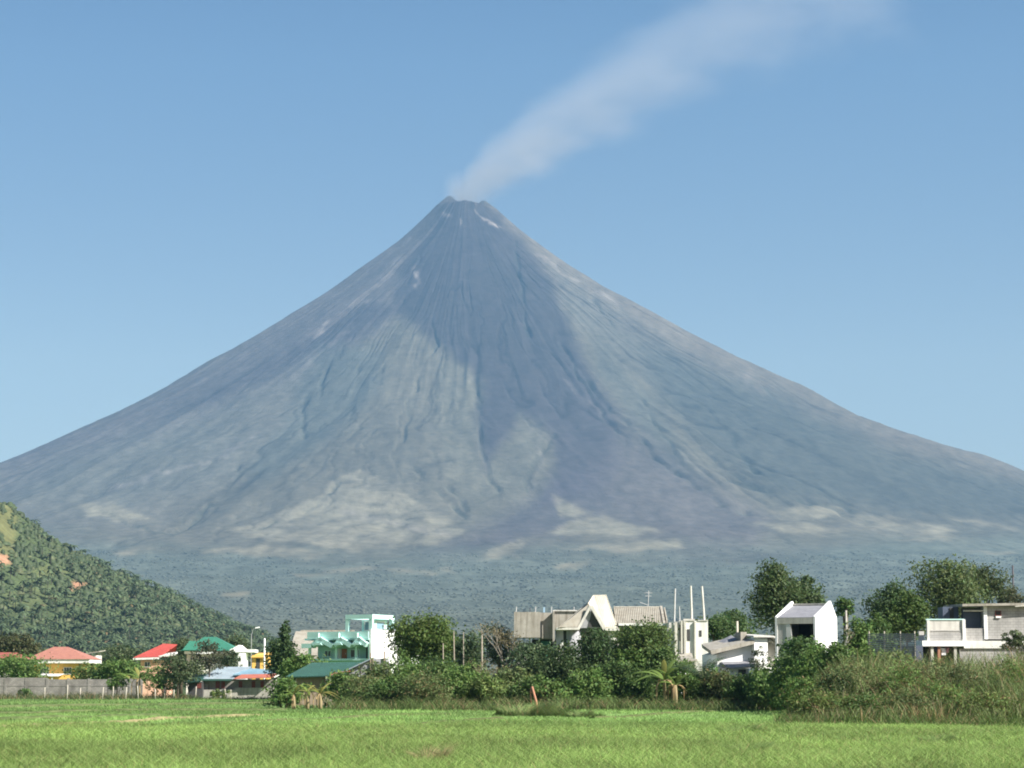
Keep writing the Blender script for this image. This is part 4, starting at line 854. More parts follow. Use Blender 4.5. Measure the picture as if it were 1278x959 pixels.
h.part('barge_board', 'paleconcrete', MB().slab((x(735), -.62, z(759)), (x(738.2), -.62, z(756)), (x(738.2), -.28, z(756)), (x(735), -.28, z(759)), .2).prism([(x(752), z(787)), (x(756.5), z(787)), (x(739), z(755.5)), (x(735.5), z(757.5))], -.6, -.42).prism([(x(719), z(786)), (x(722.5), z(786)), (x(738), z(757)), (x(735.5), z(755.5))], -.61, -.43))
h.part('eave_slab', 'paleconcrete', MB().box(x(694), x(722), -.9, 3, z(786.5), z(783.6)))
h.box('eave_slab', 'paleconcrete', x(753), x(772), -.5, 2.1, z(787.5), z(784.2))
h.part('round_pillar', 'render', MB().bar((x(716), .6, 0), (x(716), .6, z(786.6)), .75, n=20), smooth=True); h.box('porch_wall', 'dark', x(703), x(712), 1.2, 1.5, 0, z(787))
h.window(x(727), x(737), z(807), z(789), 2.2, 'shutter', 'shutter', .09, 2); h.window(x(746), x(756), z(806), z(790), 2.2, 'shutter', 'glass', .09, 1)
rt = MB(); rt.ribbed((x(768), .2, z(778)), (x(826), .2, z(778)), (x(829), 4.5, z(756)), (x(768), 4.5, z(756.5)), 26, .14, .05); rt.slab((x(768), 4.55, z(756.5)), (x(829), 4.55, z(756)), (x(829), 9, z(776)), (x(768), 9, z(776)), .14); h.part('right_roof', 'greyroof', rt)
h.part('roof_parapet', 'tanconcrete', MB().prismx([(0.1, z(780)), (0.1, z(776.5)), (4.5, z(754.5)), (9, z(774)), (9, z(780))], x(826.5), x(829.5)).prismx([(1.1, z(780)), (1.1, z(773)), (4.5, z(756.5)), (8, z(773)), (8, z(780))], x(831.5), x(833)))
h.part('ridge_cap', 'cream', MB().box(x(768), x(826.4), 4.4, 4.68, z(756.2), z(755.2)))
h.box('eave_slab', 'white', x(771), x(843), -.3, 2.1, z(781), z(778.2)); h.part('brace', 'paleconcrete', MB().prism([(x(768), z(806)), (x(772.5), z(806)), (x(764), z(787.5)), (x(758), z(787.5)), (x(757), z(793)), (x(764), z(800))], .2, .8))
h.box('side_wall', 'cream', x(829), x(842.5), 1.2, 2.19, 0, z(783)); h.box('window_opening', 'dark', x(773), x(792), 2.14, 2.22, z(806), z(785))  # dark panel on the wall paints in the shade below the eave
h.part('antenna', 'steel', MB().bar((x(811.5), 4.5, z(757)), (x(812.5), 4.5, z(735)), .035, n=5).bar((x(801), 4.5, z(750)), (x(812.3), 4.5, z(754)), .025, n=4).bar((x(807), 4.3, z(738)), (x(817), 4.7, z(738)), .02, n=4).bar((x(808), 4.3, z(742)), (x(816), 4.7, z(742)), .02, n=4))

# unfinished white block with tall column forms
h = H('unfinished_block', 'unfinished whitish concrete block with three tall bare column rods', 'building', 858, 222)
x = h.x; z = h.z
h.box('wall', 'white', x(846.5), x(882.5), .2, 4.5, 0, z(775)); h.box('back_wall', 'paleconcrete', x(833), x(846.3), 1.0, 4.5, 0, z(777))
for a, w_ in ((842.5, 1.7), (849.5, 1.0), (853.5, 1.2), (866, .9)): h.part('column', 'cream', MB().box(x(a-w_), x(a+w_), -.05, .25, 0, z(774 + (a % 3))))
h.box('window_opening', 'dark', x(856.3), x(859.7), .16, .24, z(800), z(785.5)); h.box('window_opening', 'dark', x(871.5), x(874.5), .16, .24, z(794.5), z(787)); h.box('slot', 'dark', x(846.8), x(848.4), .16, .24, z(800), z(780))
h.part('ledge', 'tanconcrete', MB().slab((x(844), -1.6, z(824)), (x(862), -1.6, z(821)), (x(862), .18, z(815)), (x(845), .18, z(816)), .18)); h.part('parapet', 'paleconcrete', MB().box(x(852), x(866), .1, .5, z(775)+.003, z(772.5)).box(x(870), x(882.4), .1, .4, z(775)+.003, z(774)))
for a, b, t, r_ in ((841, 842.5, 734.5, .1), (863, 862, 731, .12), (878.5, 876, 731.5, .12), (848, 847.5, 757, .06)):
    h.part('column_rod', 'steel' if r_ < .11 else 'paleconcrete', MB().bar((x(a), .6, z(776)), (x(b), .6, z(t)), r_, r_ * .8, n=6))

# white low house
h = H('white_low_house', 'low white house with uneven wall heights and a weathered grey roof', 'house', 915, 200, 13)
x = h.x; z = h.z
h.part('wall', 'brightwhite', MB().prism([(x(896), 0), (x(938), 0), (x(938), z(803)), (x(896), z(817))], .6, 5)); h.part('roof', 'tanconcrete', MB().slab((x(884), -.3, z(812.5)), (x(937.5), -.3, z(799)), (x(937.5), 5.4, z(793.5)), (x(897), 5.4, z(803)), .35)); h.part('roof_ridge', 'slate', MB().slab((x(912), 2.5, z(803.5)), (x(931), 2.5, z(797)), (x(931), 4.5, z(791.5)), (x(914), 4.5, z(800)), .1))
h.box('chimney', 'tanconcrete', x(929.5), x(937), 1.5, 3, z(803), z(788.5))
h.box('wall', 'brightwhite', x(938.5), x(955), -.2, 5, 0, z(796.5)); h.box('wall', 'cream', x(955)+.003, x(981), .8, 5, z(830), z(796.8)); h.box('wall', 'white', x(955)+.003, x(981), .3, .79, 0, z(823))  # recessed wall gets a beige tone, eave shadow put into its colour
h.part('roof', 'paleconcrete', MB().slab((x(936), -.6, z(793.5)), (x(960), -.6, z(793.5)), (x(959), 5.4, z(790)), (x(938), 5.4, z(790)), .15).slab((x(960.2), -.6, z(793.4)), (x(984), -.6, z(801.5)), (x(982), 5.4, z(797)), (x(959.2), 5.4, z(790)), .15).slab((x(955.5), -.1, z(799)), (x(958), -.1, z(798)), (x(980), 1, z(806)), (x(978), 1, z(807)), .2))
h.box('post', 'palemint', x(981.5), x(983), -.3, -.1, 0, z(803)); h.part('balustrade', 'cream', MB().box(x(957), x(976), .05, .2, z(823.5), z(822.3)).box(x(957), x(976), .05, .2, z(829), z(828)))
for i in range(9): h.part('baluster', 'cream', MB().box(x(957.5 + 2.1 * i), x(958.5 + 2.1 * i), .07, .17, z(828), z(823.5)))
h.part('lower_roof', 'slate', MB().slab((x(897), -2.2, z(834)), (x(933), -2.2, z(831)), (x(935), .55, z(825)), (x(900), .55, z(826)), .12)); h.box('lower_wall', 'white', x(900), x(930), -1.8, .55, 0, z(834.5)); h.box('window_opening', 'dark', x(911), x(920), -1.86, -1.78, z(842), z(836)); h.part('lower_wall', 'brightwhite', MB().prism([(x(922), 0), (x(937), 0), (x(937), z(838)), (x(929), z(834.5)), (x(922), z(834.5))], -2.2, -1.9))
h.box('lower_wall', 'brightwhite', x(843), x(862), 0, 3, 0, z(827)); h.part('lower_roof', 'tanconcrete', MB().slab((x(842), -.6, z(825.5)), (x(866), -.6, z(823)), (x(866), 3.2, z(820)), (x(843), 3.2, z(821.5)), .15))
pole('pole', 'short pale pole rising behind the low white house', 'pole', 921, 206, 775.5, .12, 'postwood')
# shell house
h = H('shell_house', 'small white house with an open dark front and raised gable end walls', 'house', 1019, 190, -25)
x = h.x; z = h.z; xl = x(965.5); dp = 6.2
def gable_wall(x0, x1): return MB().prismx([(0, 0), (0, z(769.5)), (dp * .72, z(748)), (dp, z(769)), (dp, 0)][::-1], x0, x1)
h.part('end_wall', 'brightwhite', gable_wall(-.18, 0)); h.part('end_wall', 'brightwhite', gable_wall(xl, xl + .18))
h.part('roof', 'slate', MB().slab((xl + .183, .02, z(770.5)), (-.183, .02, z(770.5)), (-.183, dp * .72, z(753)), (xl + .183, dp * .72, z(753)), .12).slab((xl + .183, dp*.72+.01, z(753)), (-.183, dp*.72+.01, z(753)), (-.183, dp-.02, z(769)), (xl + .183, dp-.02, z(769)), .12)); h.box('ridge_beam', 'cream', xl + .183, -.183, dp * .72 - .2, dp * .72 + .15, z(752.9), z(751))
h.box('front_beam', 'cream', xl + .183, -.183, .0, .22, z(778.5), z(771)); h.box('front_wall', 'paleconcrete', xl + .183, x(979), .06, .24, 0, z(778.5) - .003); h.part('front_column', 'white', MB().prism([(x(979)+.003, 0), (x(989), 0), (x(985.5), z(790)), (x(984), z(778.7)), (x(979)+.003, z(778.7))], .03, .3))
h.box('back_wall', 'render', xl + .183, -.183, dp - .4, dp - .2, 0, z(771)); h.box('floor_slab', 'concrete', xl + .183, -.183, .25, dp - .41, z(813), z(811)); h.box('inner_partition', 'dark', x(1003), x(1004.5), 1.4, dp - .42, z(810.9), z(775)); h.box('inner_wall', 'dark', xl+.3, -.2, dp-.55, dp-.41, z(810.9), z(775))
pole('concrete_post', 'plain concrete post right of the open white house', 'post', 1057.5, 188, 762, .1, 'concrete')
pole('pole', 'thin dark pole standing far right against the volcano', 'pole', 1268, 260, 706, .13, 'darksteel')

# grey house at the right edge
h = H('grey_block_house', 'grey hollow block house with a raised terrace at the right edge', 'house', 1210, 170)
x = h.x; z = h.z
h.box('wall', 'paleblock', x(1229)+.003, x(1330), 0, 7, z(798), z(756.5)); h.part('column', 'brightwhite', MB().box(x(1225), x(1229), -.06, .3, z(798), z(756.6))); h.part('column', 'brightwhite', MB().box(x(1197), x(1201.5), -.1, .25, z(800), z(773.5)))
h.box('low_wall', 'paleblock', x(1201.5)+.003, x(1225)-.003, .02, .2, z(800), z(784.5)); h.box('window_opening', 'dark', x(1201.5), x(1225), 1.2, 1.4, z(784), z(758)); h.part('lintel', 'cream', MB().box(x(1200), x(1225)-.003, .0, .2, z(763.5), z(761.5))); h.box('glazing', 'navy', x(1202.5), x(1224), 1.0, 1.1, z(784), z(764))
h.part('roof_slab', 'tanconcrete', MB().slab((x(1197), -.5, z(754.2)), (x(1335), -.5, z(752)), (x(1335), 7, z(750)), (x(1197), 7, z(752)), .18)); h.part('roof_edge', 'cream', MB().slab((x(1262), -.55, z(756.6)), (x(1335), -.55, z(752.2)), (x(1335), -.5, z(752.2)), (x(1262), -.5, z(756.6)), .08))
wf = h.window(x(1239), x(1246.5), z(769), z(762.3), 0, 'shutter', 'dark', .05, 0); h.box('sill', 'brightwhite', x(1239.5), x(1246), -.12, .0, z(771.5), z(769.3), wf)
h.box('back_room', 'navy', x(1180.5), x(1200), 2.0, 4, z(798), z(756.5)); h.box('window_opening', 'dark', x(1189), x(1194), 1.94, 2.02, z(771), z(757.5))
h.box('terrace_wall', 'paleconcrete', x(1151), x(1197)-.003, -.8, -.62, z(800), z(774.5)); h.part('terrace_column', 'white', MB().box(x(1151.5), x(1154.5), -.9, -.81, z(800), z(774.8)).box(x(1195), x(1197.5), -.92, -.81, z(800), z(774))); h.box('terrace_wall', 'paleconcrete', x(1144.5), x(1151)-.003, .2, .4, z(800), z(788)); h.part('coping', 'palemint', MB().box(x(1150.5), x(1198), -.86, -.56, z(774.4), z(773)))
h.part('block_course', 'paleblock', MB().box(x(1155), x(1194.5), -.86, -.81, z(799), z(790)).box(x(1155), x(1194.5), -.84, -.81, z(788.5), z(787.3))); h.box('terrace_slab', 'brightwhite', x(1144.5), x(1198), -1.1, 5, z(807), z(800.1)); h.box('floor_slab', 'white', x(1198)+.003, x(1330), -.4, 6, z(809.5), z(800.1))
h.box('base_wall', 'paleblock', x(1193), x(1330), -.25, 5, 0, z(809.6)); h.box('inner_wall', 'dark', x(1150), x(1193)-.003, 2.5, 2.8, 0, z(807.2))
for a in (1157, 1165.5, 1185.5): h.part('pillar', 'cream' if a > 1180 or a < 1160 else 'redwood', MB().box(x(a)-.1, x(a)+.1, -.95, -.7, 0, z(807.1)))
def garment(label, px_, mat, top, bot, w):
    d_ = 169.6; mb = MB(); g = random.Random(int(px_)); n = 5; W_ = w * d_ / F; hh = Z(top, d_) - Z(bot, d_)
    pts = [(-W_/2, 0), (-W_*.5, -hh*.25), (-W_*.32, -hh*.3), (-W_*.34, -hh), (W_*.34, -hh), (W_*.32, -hh*.3), (W_*.5, -hh*.25), (W_/2, 0), (W_*.15, -.02), (0, -hh*.08), (-W_*.15, -.02)]
    mb.prism(pts[::-1], -.03, .03); o = mb.build('shirt', M[mat]); o.location = (X(px_, d_), d_ - .35, Z(top, d_)); tag(o, label, 'shirt')
garment('dark blue shirt hung under the terrace of the grey block house', 1170, 'cloth_n', 808.3, 813.5, 7); garment('white shirt hung under the terrace, between the navy and the pink one', 1177.5, 'cloth_w', 808.8, 818, 8); garment('pink shirt hung under the terrace beside the right pillar', 1182, 'cloth_p', 808.6, 815, 5)
# dark netting fence
nf_ = empty('net_fence', (X(1115, 168), 168, 0), 0, 'dark netting fence under the trees left of the grey block house', 'fence'); ox = X(1115, 168)
nm = MB(); xa, xb = X(1084, 168)-ox, X(1144, 168)-ox
for i in range(9): zq = Z(813, 168) + (Z(792, 168) - Z(813, 168)) * i / 8; nm.box(xa, xb, -.01, .01, zq, zq + .05)
for i in range(41): xq = xa + (xb - xa) * i / 40; nm.box(xq, xq + .03, .015, .03, 0, Z(791.5, 168))
nm.build('netting', M['net'], nf_); MB().box(X(1120,168)-ox, X(1153,168)-ox, .1, .16, 0, Z(806, 168)).build('panel', M['navy'], nf_)
for a in (1086, 1105, 1125, 1143): MB().bar((X(a,168)-ox, .08, -.1), (X(a,168)-ox, .08, Z(788,168)), .06, n=6).build('post', M['postwood'], nf_)
# leaning timber post in the field
tp = empty('timber_post', (X(669, 156), 156, 0), 0, 'leaning red brown timber post standing alone in the field', 'post')
MB().path([(.15, 0, -.2), (.0, 0, 1.0), (-.28, 0, Z(857, 156))], [.085, .085, .075], 8).build('post', M['redwood'], tp, True); MB().path([(-.32, .12, .6), (-.36, .1, 1.3), (-.38, .08, Z(859, 156))], [.05, .05, .045], 6).build('brace', M['redwood'], tp, True); MB().bar((-.4, .06, 1.62), (-.18, .02, 1.66), .04, n=6).build('cross_piece', M['redwood'], tp)
# ------------------------------------------------------------------ trees, shrubs and palms
D_ = (.09, .148, .04); MG = (.12, .195, .05); YG = (.14, .195, .055); OL = (.13, .172, .062); BG = (.085, .128, .06)
# left
plant('broadleaf_tree', 'olive brown tree rising behind the dull red roof at the left edge', 'tree', 16, 385, 793, 56, 822, (.075, .08, .032), 2400, .5)
plant('shrub', 'dense green bush against the left end of the block wall', 'shrub', 22, 325, 819, 66, 853, MG, 2600, .42)
plant('shrub', 'leafy bush behind the block wall just right of the yellow house', 'shrub', 116, 325, 829, 50, 853, YG, 1500, .42)
plant('shrub', 'taller green bush behind the block wall beneath the red sloping roof', 'shrub', 148, 322, 822, 44, 853, MG, 1700, .42)
plant('shrub', 'small dark bush hanging over the top of the block wall', 'shrub', 145, 308, 845, 20, 861, MG, 600, .32)
plant('shrub', 'tiny bush growing at the foot of the block wall', 'shrub', 32, 303, 860, 16, 871, D_, 300, .3)
banana('tattered half dry banana plant at the right end of the block wall', 174, 306, 822, 31, 3, 7, 'banana plants by the block wall')
banana('green banana plant behind the block wall left of the tattered one', 162, 318, 824, 32, 1, 7, 'banana plants by the block wall')
plant('small_tree', 'open crowned tree with a forked trunk before the red roofed house', 'tree', 222, 297, 816, 48, 852, (.09, .12, .055), 1500, .36, trunk=.13)
plant('small_tree', 'sparse brownish tree in front of the green hip roof', 'tree', 261, 300, 799, 38, 836, (.075, .08, .045), 900, .34, sparse=.25, trunk=.1)
plant('shrub', 'round bush left of the forked tree, next to the dry banana', 'shrub', 199, 303, 832, 36, 866, MG, 1200, .36)
plant('shrub', 'bush between the forked tree and the lean-to roof', 'shrub', 240, 304, 826, 34, 858, OL, 1000, .36)
plant('shrub', 'yellow green weed bush at the foot of the metal roofed house', 'shrub', 273, 296, 861, 18, 873, YG, 400, .28)
plant('small_tree', 'leafy tree in front of the white porch wall of the green roofed house', 'tree', 284, 318, 811, 30, 836, (.06, .085, .04), 800, .34, sparse=.2)
plant('broadleaf_tree', 'tree behind the bright red roof and the green roof', 'tree', 226, 410, 797, 36, 822, (.085, .11, .05), 1200, .5)
plant('broadleaf_tree', 'tree behind the right side of the green roof', 'tree', 290, 415, 794, 44, 820, (.085, .115, .05), 1300, .5)
plant('broadleaf_tree', 'tree between the yellow house roof and the bright red roof', 'tree', 148, 420, 806, 60, 832, (.085, .115, .05), 1700, .5)
plant('conical_tree', 'dark pointed tree between the metal roofed house and the mint house', 'tree', 354, 258, 776, 44, 846, (.055, .095, .032), 3400, .36, nl=9, shape='cone')
plant('shrub', 'green bush under the right side of the dark pointed tree', 'shrub', 378, 240, 815, 46, 848, MG, 1500, .32)
plant('shrub', 'bush behind the yellow banana plants under the dark pointed tree', 'shrub', 356, 205, 844, 40, 882, MG, 1300, .3)
banana('short banana plant, leftmost of the yellowing three', 367, 191, 849, 41, 4, 6, 'yellowing banana plants by the shack', (.13, .18, .04))
banana('tallest banana plant, middle of the yellowing three', 384, 192, 842, 42, 3, 7, 'yellowing banana plants by the shack', (.16, .2, .045))
banana('banana plant with a big arched yellow leaf, rightmost of the yellowing three', 400, 190, 846, 43, 4, 6, 'yellowing banana plants by the shack', (.24, .22, .06))
# middle belt
plant('mango_tree', 'large round dense dark green tree right of the white side wall', 'tree', 529, 214, 769.5, 70, 832, (.09, .135, .032), 7500, .3, nl=11)
plant('shrub', 'tall bush beneath the left half of the big round tree', 'shrub', 505, 205, 815, 52, 885, MG, 2600, .28)
plant('shrub', 'bushy light green shrub beneath the right half of the big round tree', 'shrub', 543, 203, 818, 48, 885, (.06, .1, .03), 2400, .28)
plant('shrub', 'wispy olive shrub in front of the grey shack', 'shrub', 452, 194, 842, 56, 886, OL, 2200, .26, olive=.12, aspect=.3)
plant('shrub', 'dark shrub at the field edge below the big round tree', 'shrub', 487, 190, 846, 44, 886, D_, 1900, .28)
plant('shrub', 'olive shrub with dry stalks, right of the dark shrub at the field edge', 'shrub', 527, 188, 838, 58, 886, OL, 2600, .26, olive=.18, aspect=.3)
plant('small_tree', 'thin dark tree with a narrow crown right of the big round tree', 'tree', 586, 208, 790, 40, 850, BG, 2000, .3)
plant('broadleaf_tree', 'loose tree behind the bare upright trunks', 'tree', 560, 240, 788, 44, 835, (.05, .08, .03), 1500, .34, sparse=.15)
plant('shrub', 'leafy dark bush beneath the narrow dark tree', 'shrub', 573, 192, 832, 46, 886, MG, 2200, .28)
plant('shrub', 'bright yellow green bush left of the bare pale tree', 'shrub', 605, 190, 843, 42, 884, YG, 1700, .28)
plant('broadleaf_tree', 'grey green hazy tree crown behind the bare pale tree', 'tree', 622, 240, 782, 50, 838, (.075, .09, .05), 1500, .32, sparse=.25)
bare_tree('nearly leafless pale barked tree left of the stained concrete building', 637, 200, 779, 44, 7, 'palebark', 700, -.1)
bare_tree('low leafless grey tree with dry brown leaves among the bushes', 610, 195, 818, 34, 17, 'palebark', 420, .12)
for px_, d, top, r_, lb in ((553, 200, 803, .07, 'bare pale tree trunk, leftmost of the dead uprights'), (567.5, 204, 788, .08, 'thin bare tree trunk left of the tall thick one'), (578, 203, 789, .06, 'bare tree trunk before the narrow dark tree'), (601, 206, 788, .11, 'thick bare dead trunk right of the narrow dark tree')):
    pole('dead_trunk', lb, 'dead trunk', px_, d, top, r_, 'palebark', lean=random.uniform(-.2, .2), group='dead upright trunks in the bushes', r1=r_ * .6)
plant('small_tree', 'blue green rounded tree in front of the stained concrete building', 'tree', 664, 199, 802, 56, 862, BG, 3000, .28)
plant('shrub', 'broad olive bush below the round grey pillar', 'shrub', 699, 195, 804, 58, 884, (.06, .095, .034), 3400, .28)
plant('shrub', 'dark bush behind the leaning timber post', 'shrub', 668, 188, 843, 44, 886, D_, 1800, .28)
plant('shrub', 'low bush right of the leaning timber post', 'shrub', 690, 186, 850, 40, 886, MG, 1600, .27, olive=.1)
plant('broadleaf_tree', 'dark leafy tree in front of the white gable and red window', 'tree', 744, 197, 786, 48, 856, (.066, .11, .04), 2900, .28)
plant('broadleaf_tree', 'full dark green tree in front of the ribbed grey roof', 'tree', 803, 198, 775, 66, 850, (.09, .135, .036), 4600, .29, nl=9)
plant('shrub', 'light green bush between the two dark trees', 'shrub', 772, 192, 822, 46, 885, (.065, .11, .03), 2200, .28)
plant('shrub', 'green bush below the dark tree by the white gable', 'shrub', 735, 190, 834, 46, 886, MG, 2000, .28)
plant('shrub', 'deep green bush at the foot of the full dark tree', 'shrub', 800, 191, 838, 42, 886, D_, 1800, .28)
banana('big banana plant with hanging tan dead leaves below the full dark tree', 829, 188, 812, 51, 6, 8)
banana('smaller banana plant with dead leaves right of the big one', 843, 187, 824, 52, 5, 5)
young_palm('young dark feather palm in front of the low white house', 879, 189, 798, 61)
plant('shrub', 'olive yellow bush right of the young palm', 'shrub', 902, 187, 838, 48, 885, (.085, .105, .036), 1900, .26, olive=.1)
plant('shrub', 'small dark bush between the banana and the young palm', 'shrub', 862, 188, 846, 28, 886, MG, 1000, .26)
plant('shrub', 'dark green bush below the white lower wall', 'shrub', 932, 184, 843, 44, 882, D_, 1700, .27)
plant('shrub', 'green bush between the low white house and the tall grass thicket', 'shrub', 962, 180, 838, 46, 882, MG, 2000, .27)
plant('small_tree', 'wispy pale sapling in front of the low white house wall', 'tree', 948, 183, 806, 26, 848, (.12, .14, .09), 420, .22, sparse=.4, trunk=.05)
for px_, d, top, w, col, lb in ((430, 199, 838, 40, MG, 'rounded green bush in front of the shack posts'), (470, 200, 828, 46, OL, 'tall olive bush against the plank wall of the shack'), (520, 199, 830, 60, MG, 'wide green bush under the middle of the big round tree'), (560, 198, 822, 50, D_, 'dark bush in front of the little blue roof'), (590, 196, 828, 44, MG, 'green bush between the dead upright trunks'),
      (640, 193, 832, 50, OL, 'olive bush at the foot of the bare pale tree'), (715, 199, 808, 50, MG, 'tall bush in front of the round grey pillar'), (757, 199, 806, 48, D_, 'dark bush below the white gable brace'), (785, 196, 812, 50, MG, 'bush in front of the shadowed wall under the ribbed grey roof'), (820, 196, 806, 44, D_, 'dark bush behind the big banana plant'), (852, 194, 826, 40, MG, 'bush hiding the foot of the whitish unfinished block'),
      (890, 192, 836, 46, MG, 'green bush behind the young palm'), (918, 188, 846, 44, OL, 'olive bush under the low grey lean-to roof'), (952, 182, 834, 40, D_, 'dark bush in front of the pale balustrade wall'), (985, 176, 806, 44, MG, 'tall green bush at the left foot of the open white house'), (1022, 166, 806, 56, MG, 'wide green bush at the foot of the white end wall'), (1045, 162, 800, 40, D_, 'dark bush below the dead grey branches'), (1085, 160, 806, 50, MG, 'green bush at the left foot of the netting'), (1118, 158, 812, 50, OL, 'olive bush in front of the netting')):
    plant('shrub', lb, 'shrub', px_, d, top, w, 890 if px_ < 970 else None, col, 2400, .3, nl=8)
# behind the right houses
plant('broadleaf_tree', 'medium green tree behind the three tall column rods', 'tree', 893, 262, 771, 44, 800, (.08, .13, .042), 1900, .36)
plant('broadleaf_tree', 'round green tree behind the short pale pole', 'tree', 921, 268, 762, 50, 802, (.08, .13, .044), 2200, .36)
plant('tall_tree', 'tall dark tree towering left of the open white house', 'tree', 971, 226, 702, 54, 790, (.08, .116, .042), 5200, .34, nl=10, trunk=.3)
plant('broadleaf_tree', 'lower rounded tree between the tall dark tree and the open white house', 'tree', 1004, 230, 722, 50, 770, (.08, .122, .046), 2900, .34, trunk=.2)
plant('small_tree', 'small dark tree top showing right of the white gable end', 'tree', 1056, 245, 747, 20, 772, D_, 700, .34)
plant('shrub', 'green bush in front of the dark opening of the white house', 'shrub', 1003, 172, 796, 52, 845, (.08, .135, .044), 2600, .27)
plant('shrub', 'tall green bush right of the concrete post', 'shrub', 1072, 178, 772, 38, 838, MG, 2200, .27)
bare_tree('grey dead branching tree leaning before the white end wall', 1040, 176, 780, 26, 27, 'concrete', 160, .15)
plant('broadleaf_tree', 'dark wide tree above the netting fence', 'tree', 1113, 205, 727, 62, 800, (.068, .112, .04), 3900, .31, nl=9)
plant('small_tree', 'bright green tree above the netting fence in front of the darker one', 'tree', 1136, 192, 741, 46, 798, (.075, .12, .03), 2300, .3)
plant('broadleaf_tree', 'broad tall tree behind the terrace of the grey block house', 'tree', 1188, 216, 702, 84, 776, (.1, .138, .05), 5200, .32, nl=10, trunk=.2)
plant('umbrella_tree', 'open flat topped tree behind the roof of the grey block house', 'tree', 1234, 222, 706, 56, 757, (.075, .1, .042), 1700, .3, sparse=.3, shape='flat', trunk=.12)
plant('shrub', 'dark bush at the left end of the netting fence', 'shrub', 1097, 182, 768, 34, 826, D_, 1700, .28)
plant('shrub', 'olive bushes along the skyline at the right edge behind the roof', 'shrub', 1268, 235, 735, 44, 765, (.09, .1, .05), 1000, .32, sparse=.2)
plant('shrub', 'spiky light green bush at the lower corner of the grey block wall', 'shrub', 1268, 160, 787, 22, 815, (.09, .12, .05), 700, .3, aspect=.25)
# bushes inside the thicket
for px_, d, top, w, col, lb in ((1003, 133, 845, 44, MG, 'dark leafy bush at the left end of the tall grass thicket'), (1040, 131, 838, 46, (.045, .075, .024), 'broad leafy bush in the tall grass right of the left end bush'), (1098, 130, 852, 44, (.09, .095, .04), 'brownish tangled bush in the middle of the tall grass'), (1250, 131, 846, 50, D_, 'dark bush low in the tall grass near the right edge')):
    plant('shrub', lb, 'shrub', px_, d, top, w, 904, col, 2600, .2, olive=.08, aspect=.35)

for px_, d, top, w, col, lb in ((1024, 125, 862, 54, YG, 'low yellow green bush at the front left of the thicket'), (1068, 132, 818, 59, OL, 'olive bush rising among the reeds left of the netting'), (1075, 124, 866, 62, D_, 'low dark bush at the front of the thicket under the netting'), (1125, 130, 828, 67, MG, 'green bush inside the thicket under the netting panel'), (1135, 124, 862, 54, OL, 'straw tinted bush at the front of the thicket left of the terrace'),
      (1165, 133, 822, 62, OL, 'olive bush in the thicket under the terrace'), (1180, 126, 850, 70, MG, 'leafy green bush at the front of the thicket under the terrace'), (1205, 131, 826, 59, (.1, .13, .05), 'pale green bush in the thicket right of the terrace'), (1228, 124, 862, 59, YG, 'light green bush low at the front right of the thicket'), (1262, 132, 820, 54, MG, 'green bush in the thicket near the right edge below the spiky plant')):
    plant('shrub', lb, 'shrub', px_, d, top, w, None if top < 840 else 908, col, 2300, .2, olive=.14, aspect=.32)
# ------------------------------------------------------------------ tall grass thicket and weeds
def bank_z(x, y):
    px_ = CX + F * x / y; return 1.5 * sstep(123, 141, y) * sstep(975, 1060, px_) * sstep(250, 190, y) * (.85 + .3 * fbm(x / 6, y / 6, 3, 98))
bx, by = np.linspace(13, 75, 125), np.linspace(119, 255, 120); BX, BY = np.meshgrid(bx, by, indexing='ij'); Vb = np.stack([BX.ravel(), BY.ravel(), bank_z(BX.ravel(), BY.ravel()) + ground_z(BX.ravel(), BY.ravel()) - .03], 1)
a0, b0 = np.meshgrid(np.arange(124), np.arange(119), indexing='ij'); Fb = np.stack([a0*120+b0, (a0+1)*120+b0, (a0+1)*120+b0+1, a0*120+b0+1], -1).reshape(-1, 4)
bk = npmesh('embankment', Vb, Fb, attrmat('bank_soil', 0, 1, .3, 2, spec=.05), cols=np.ones((len(Vb), 3)) * np.array((.09, .085, .04)) * (.6 + .8 * rng.random((len(Vb), 1))), smooth=True); tag(bk, kind='structure')
n = 70000; x = X(960, 130) + rng.random(n) * 46; y = 121 + 50 * rng.random(n) ** 1.4
px_ = CX + F * x / y; ed = 985 - 14 * (fbm(y / 6, x * 0, 3, 91) - .5) * 4
k = (px_ > ed) & (px_ < 1420); x, y, px_ = x[k], y[k], px_[k]; n = len(x)
cl = fbm(x / 1.7, y / 2.2, 4, 92); grow = sstep(985, 1060, px_) * .5 + .5; front = sstep(121, 129, y) * .5 + .5
h = (2.75 + 1.4 * (fbm(x / 3.5, y / 5, 3, 93) - .3)) * grow * front * (.4 + .6 * rng.random(n) ** .7) * (.55 + .9 * fbm(x / 1.3, y / 1.6, 3, 97))
ppk = rng.random(n) < .06 + 1.0 * sstep(.4, .66, cl); x, y, h, cl = x[ppk], y[ppk], h[ppk], cl[ppk]; n = len(x)
tone = fbm(x / 2.4, y / 3, 3, 94)[:, None]
c = (np.array((.12, .175, .055)) * (1 - tone) + np.array((.17, .215, .075)) * tone) * (.6 + .7 * rng.random((n, 1)))
dry = (rng.random((n, 1)) < .08 + .5 * sstep(.52, .74, fbm(x / 2.8, y / 3, 4, 95))[:, None]); c = np.where(dry, np.array((.27, .19, .095)) * (.6 + .7 * rng.random((n, 1))), c)
tgz = ground_z(x, y) + bank_z(x, y)
p1 = blades(x, y, tgz - .05, h, .03 + .03 * rng.random(n), .4, c, 5, 4)
m_ = 1500; i = rng.integers(0, n, m_); p2 = blades(x[i], y[i], tgz[i], h[i] * 1.12, np.full(m_, .022), .25, np.array((.33, .27, .17)) * (.7 + .5 * rng.random((m_, 1))), 6, 3)
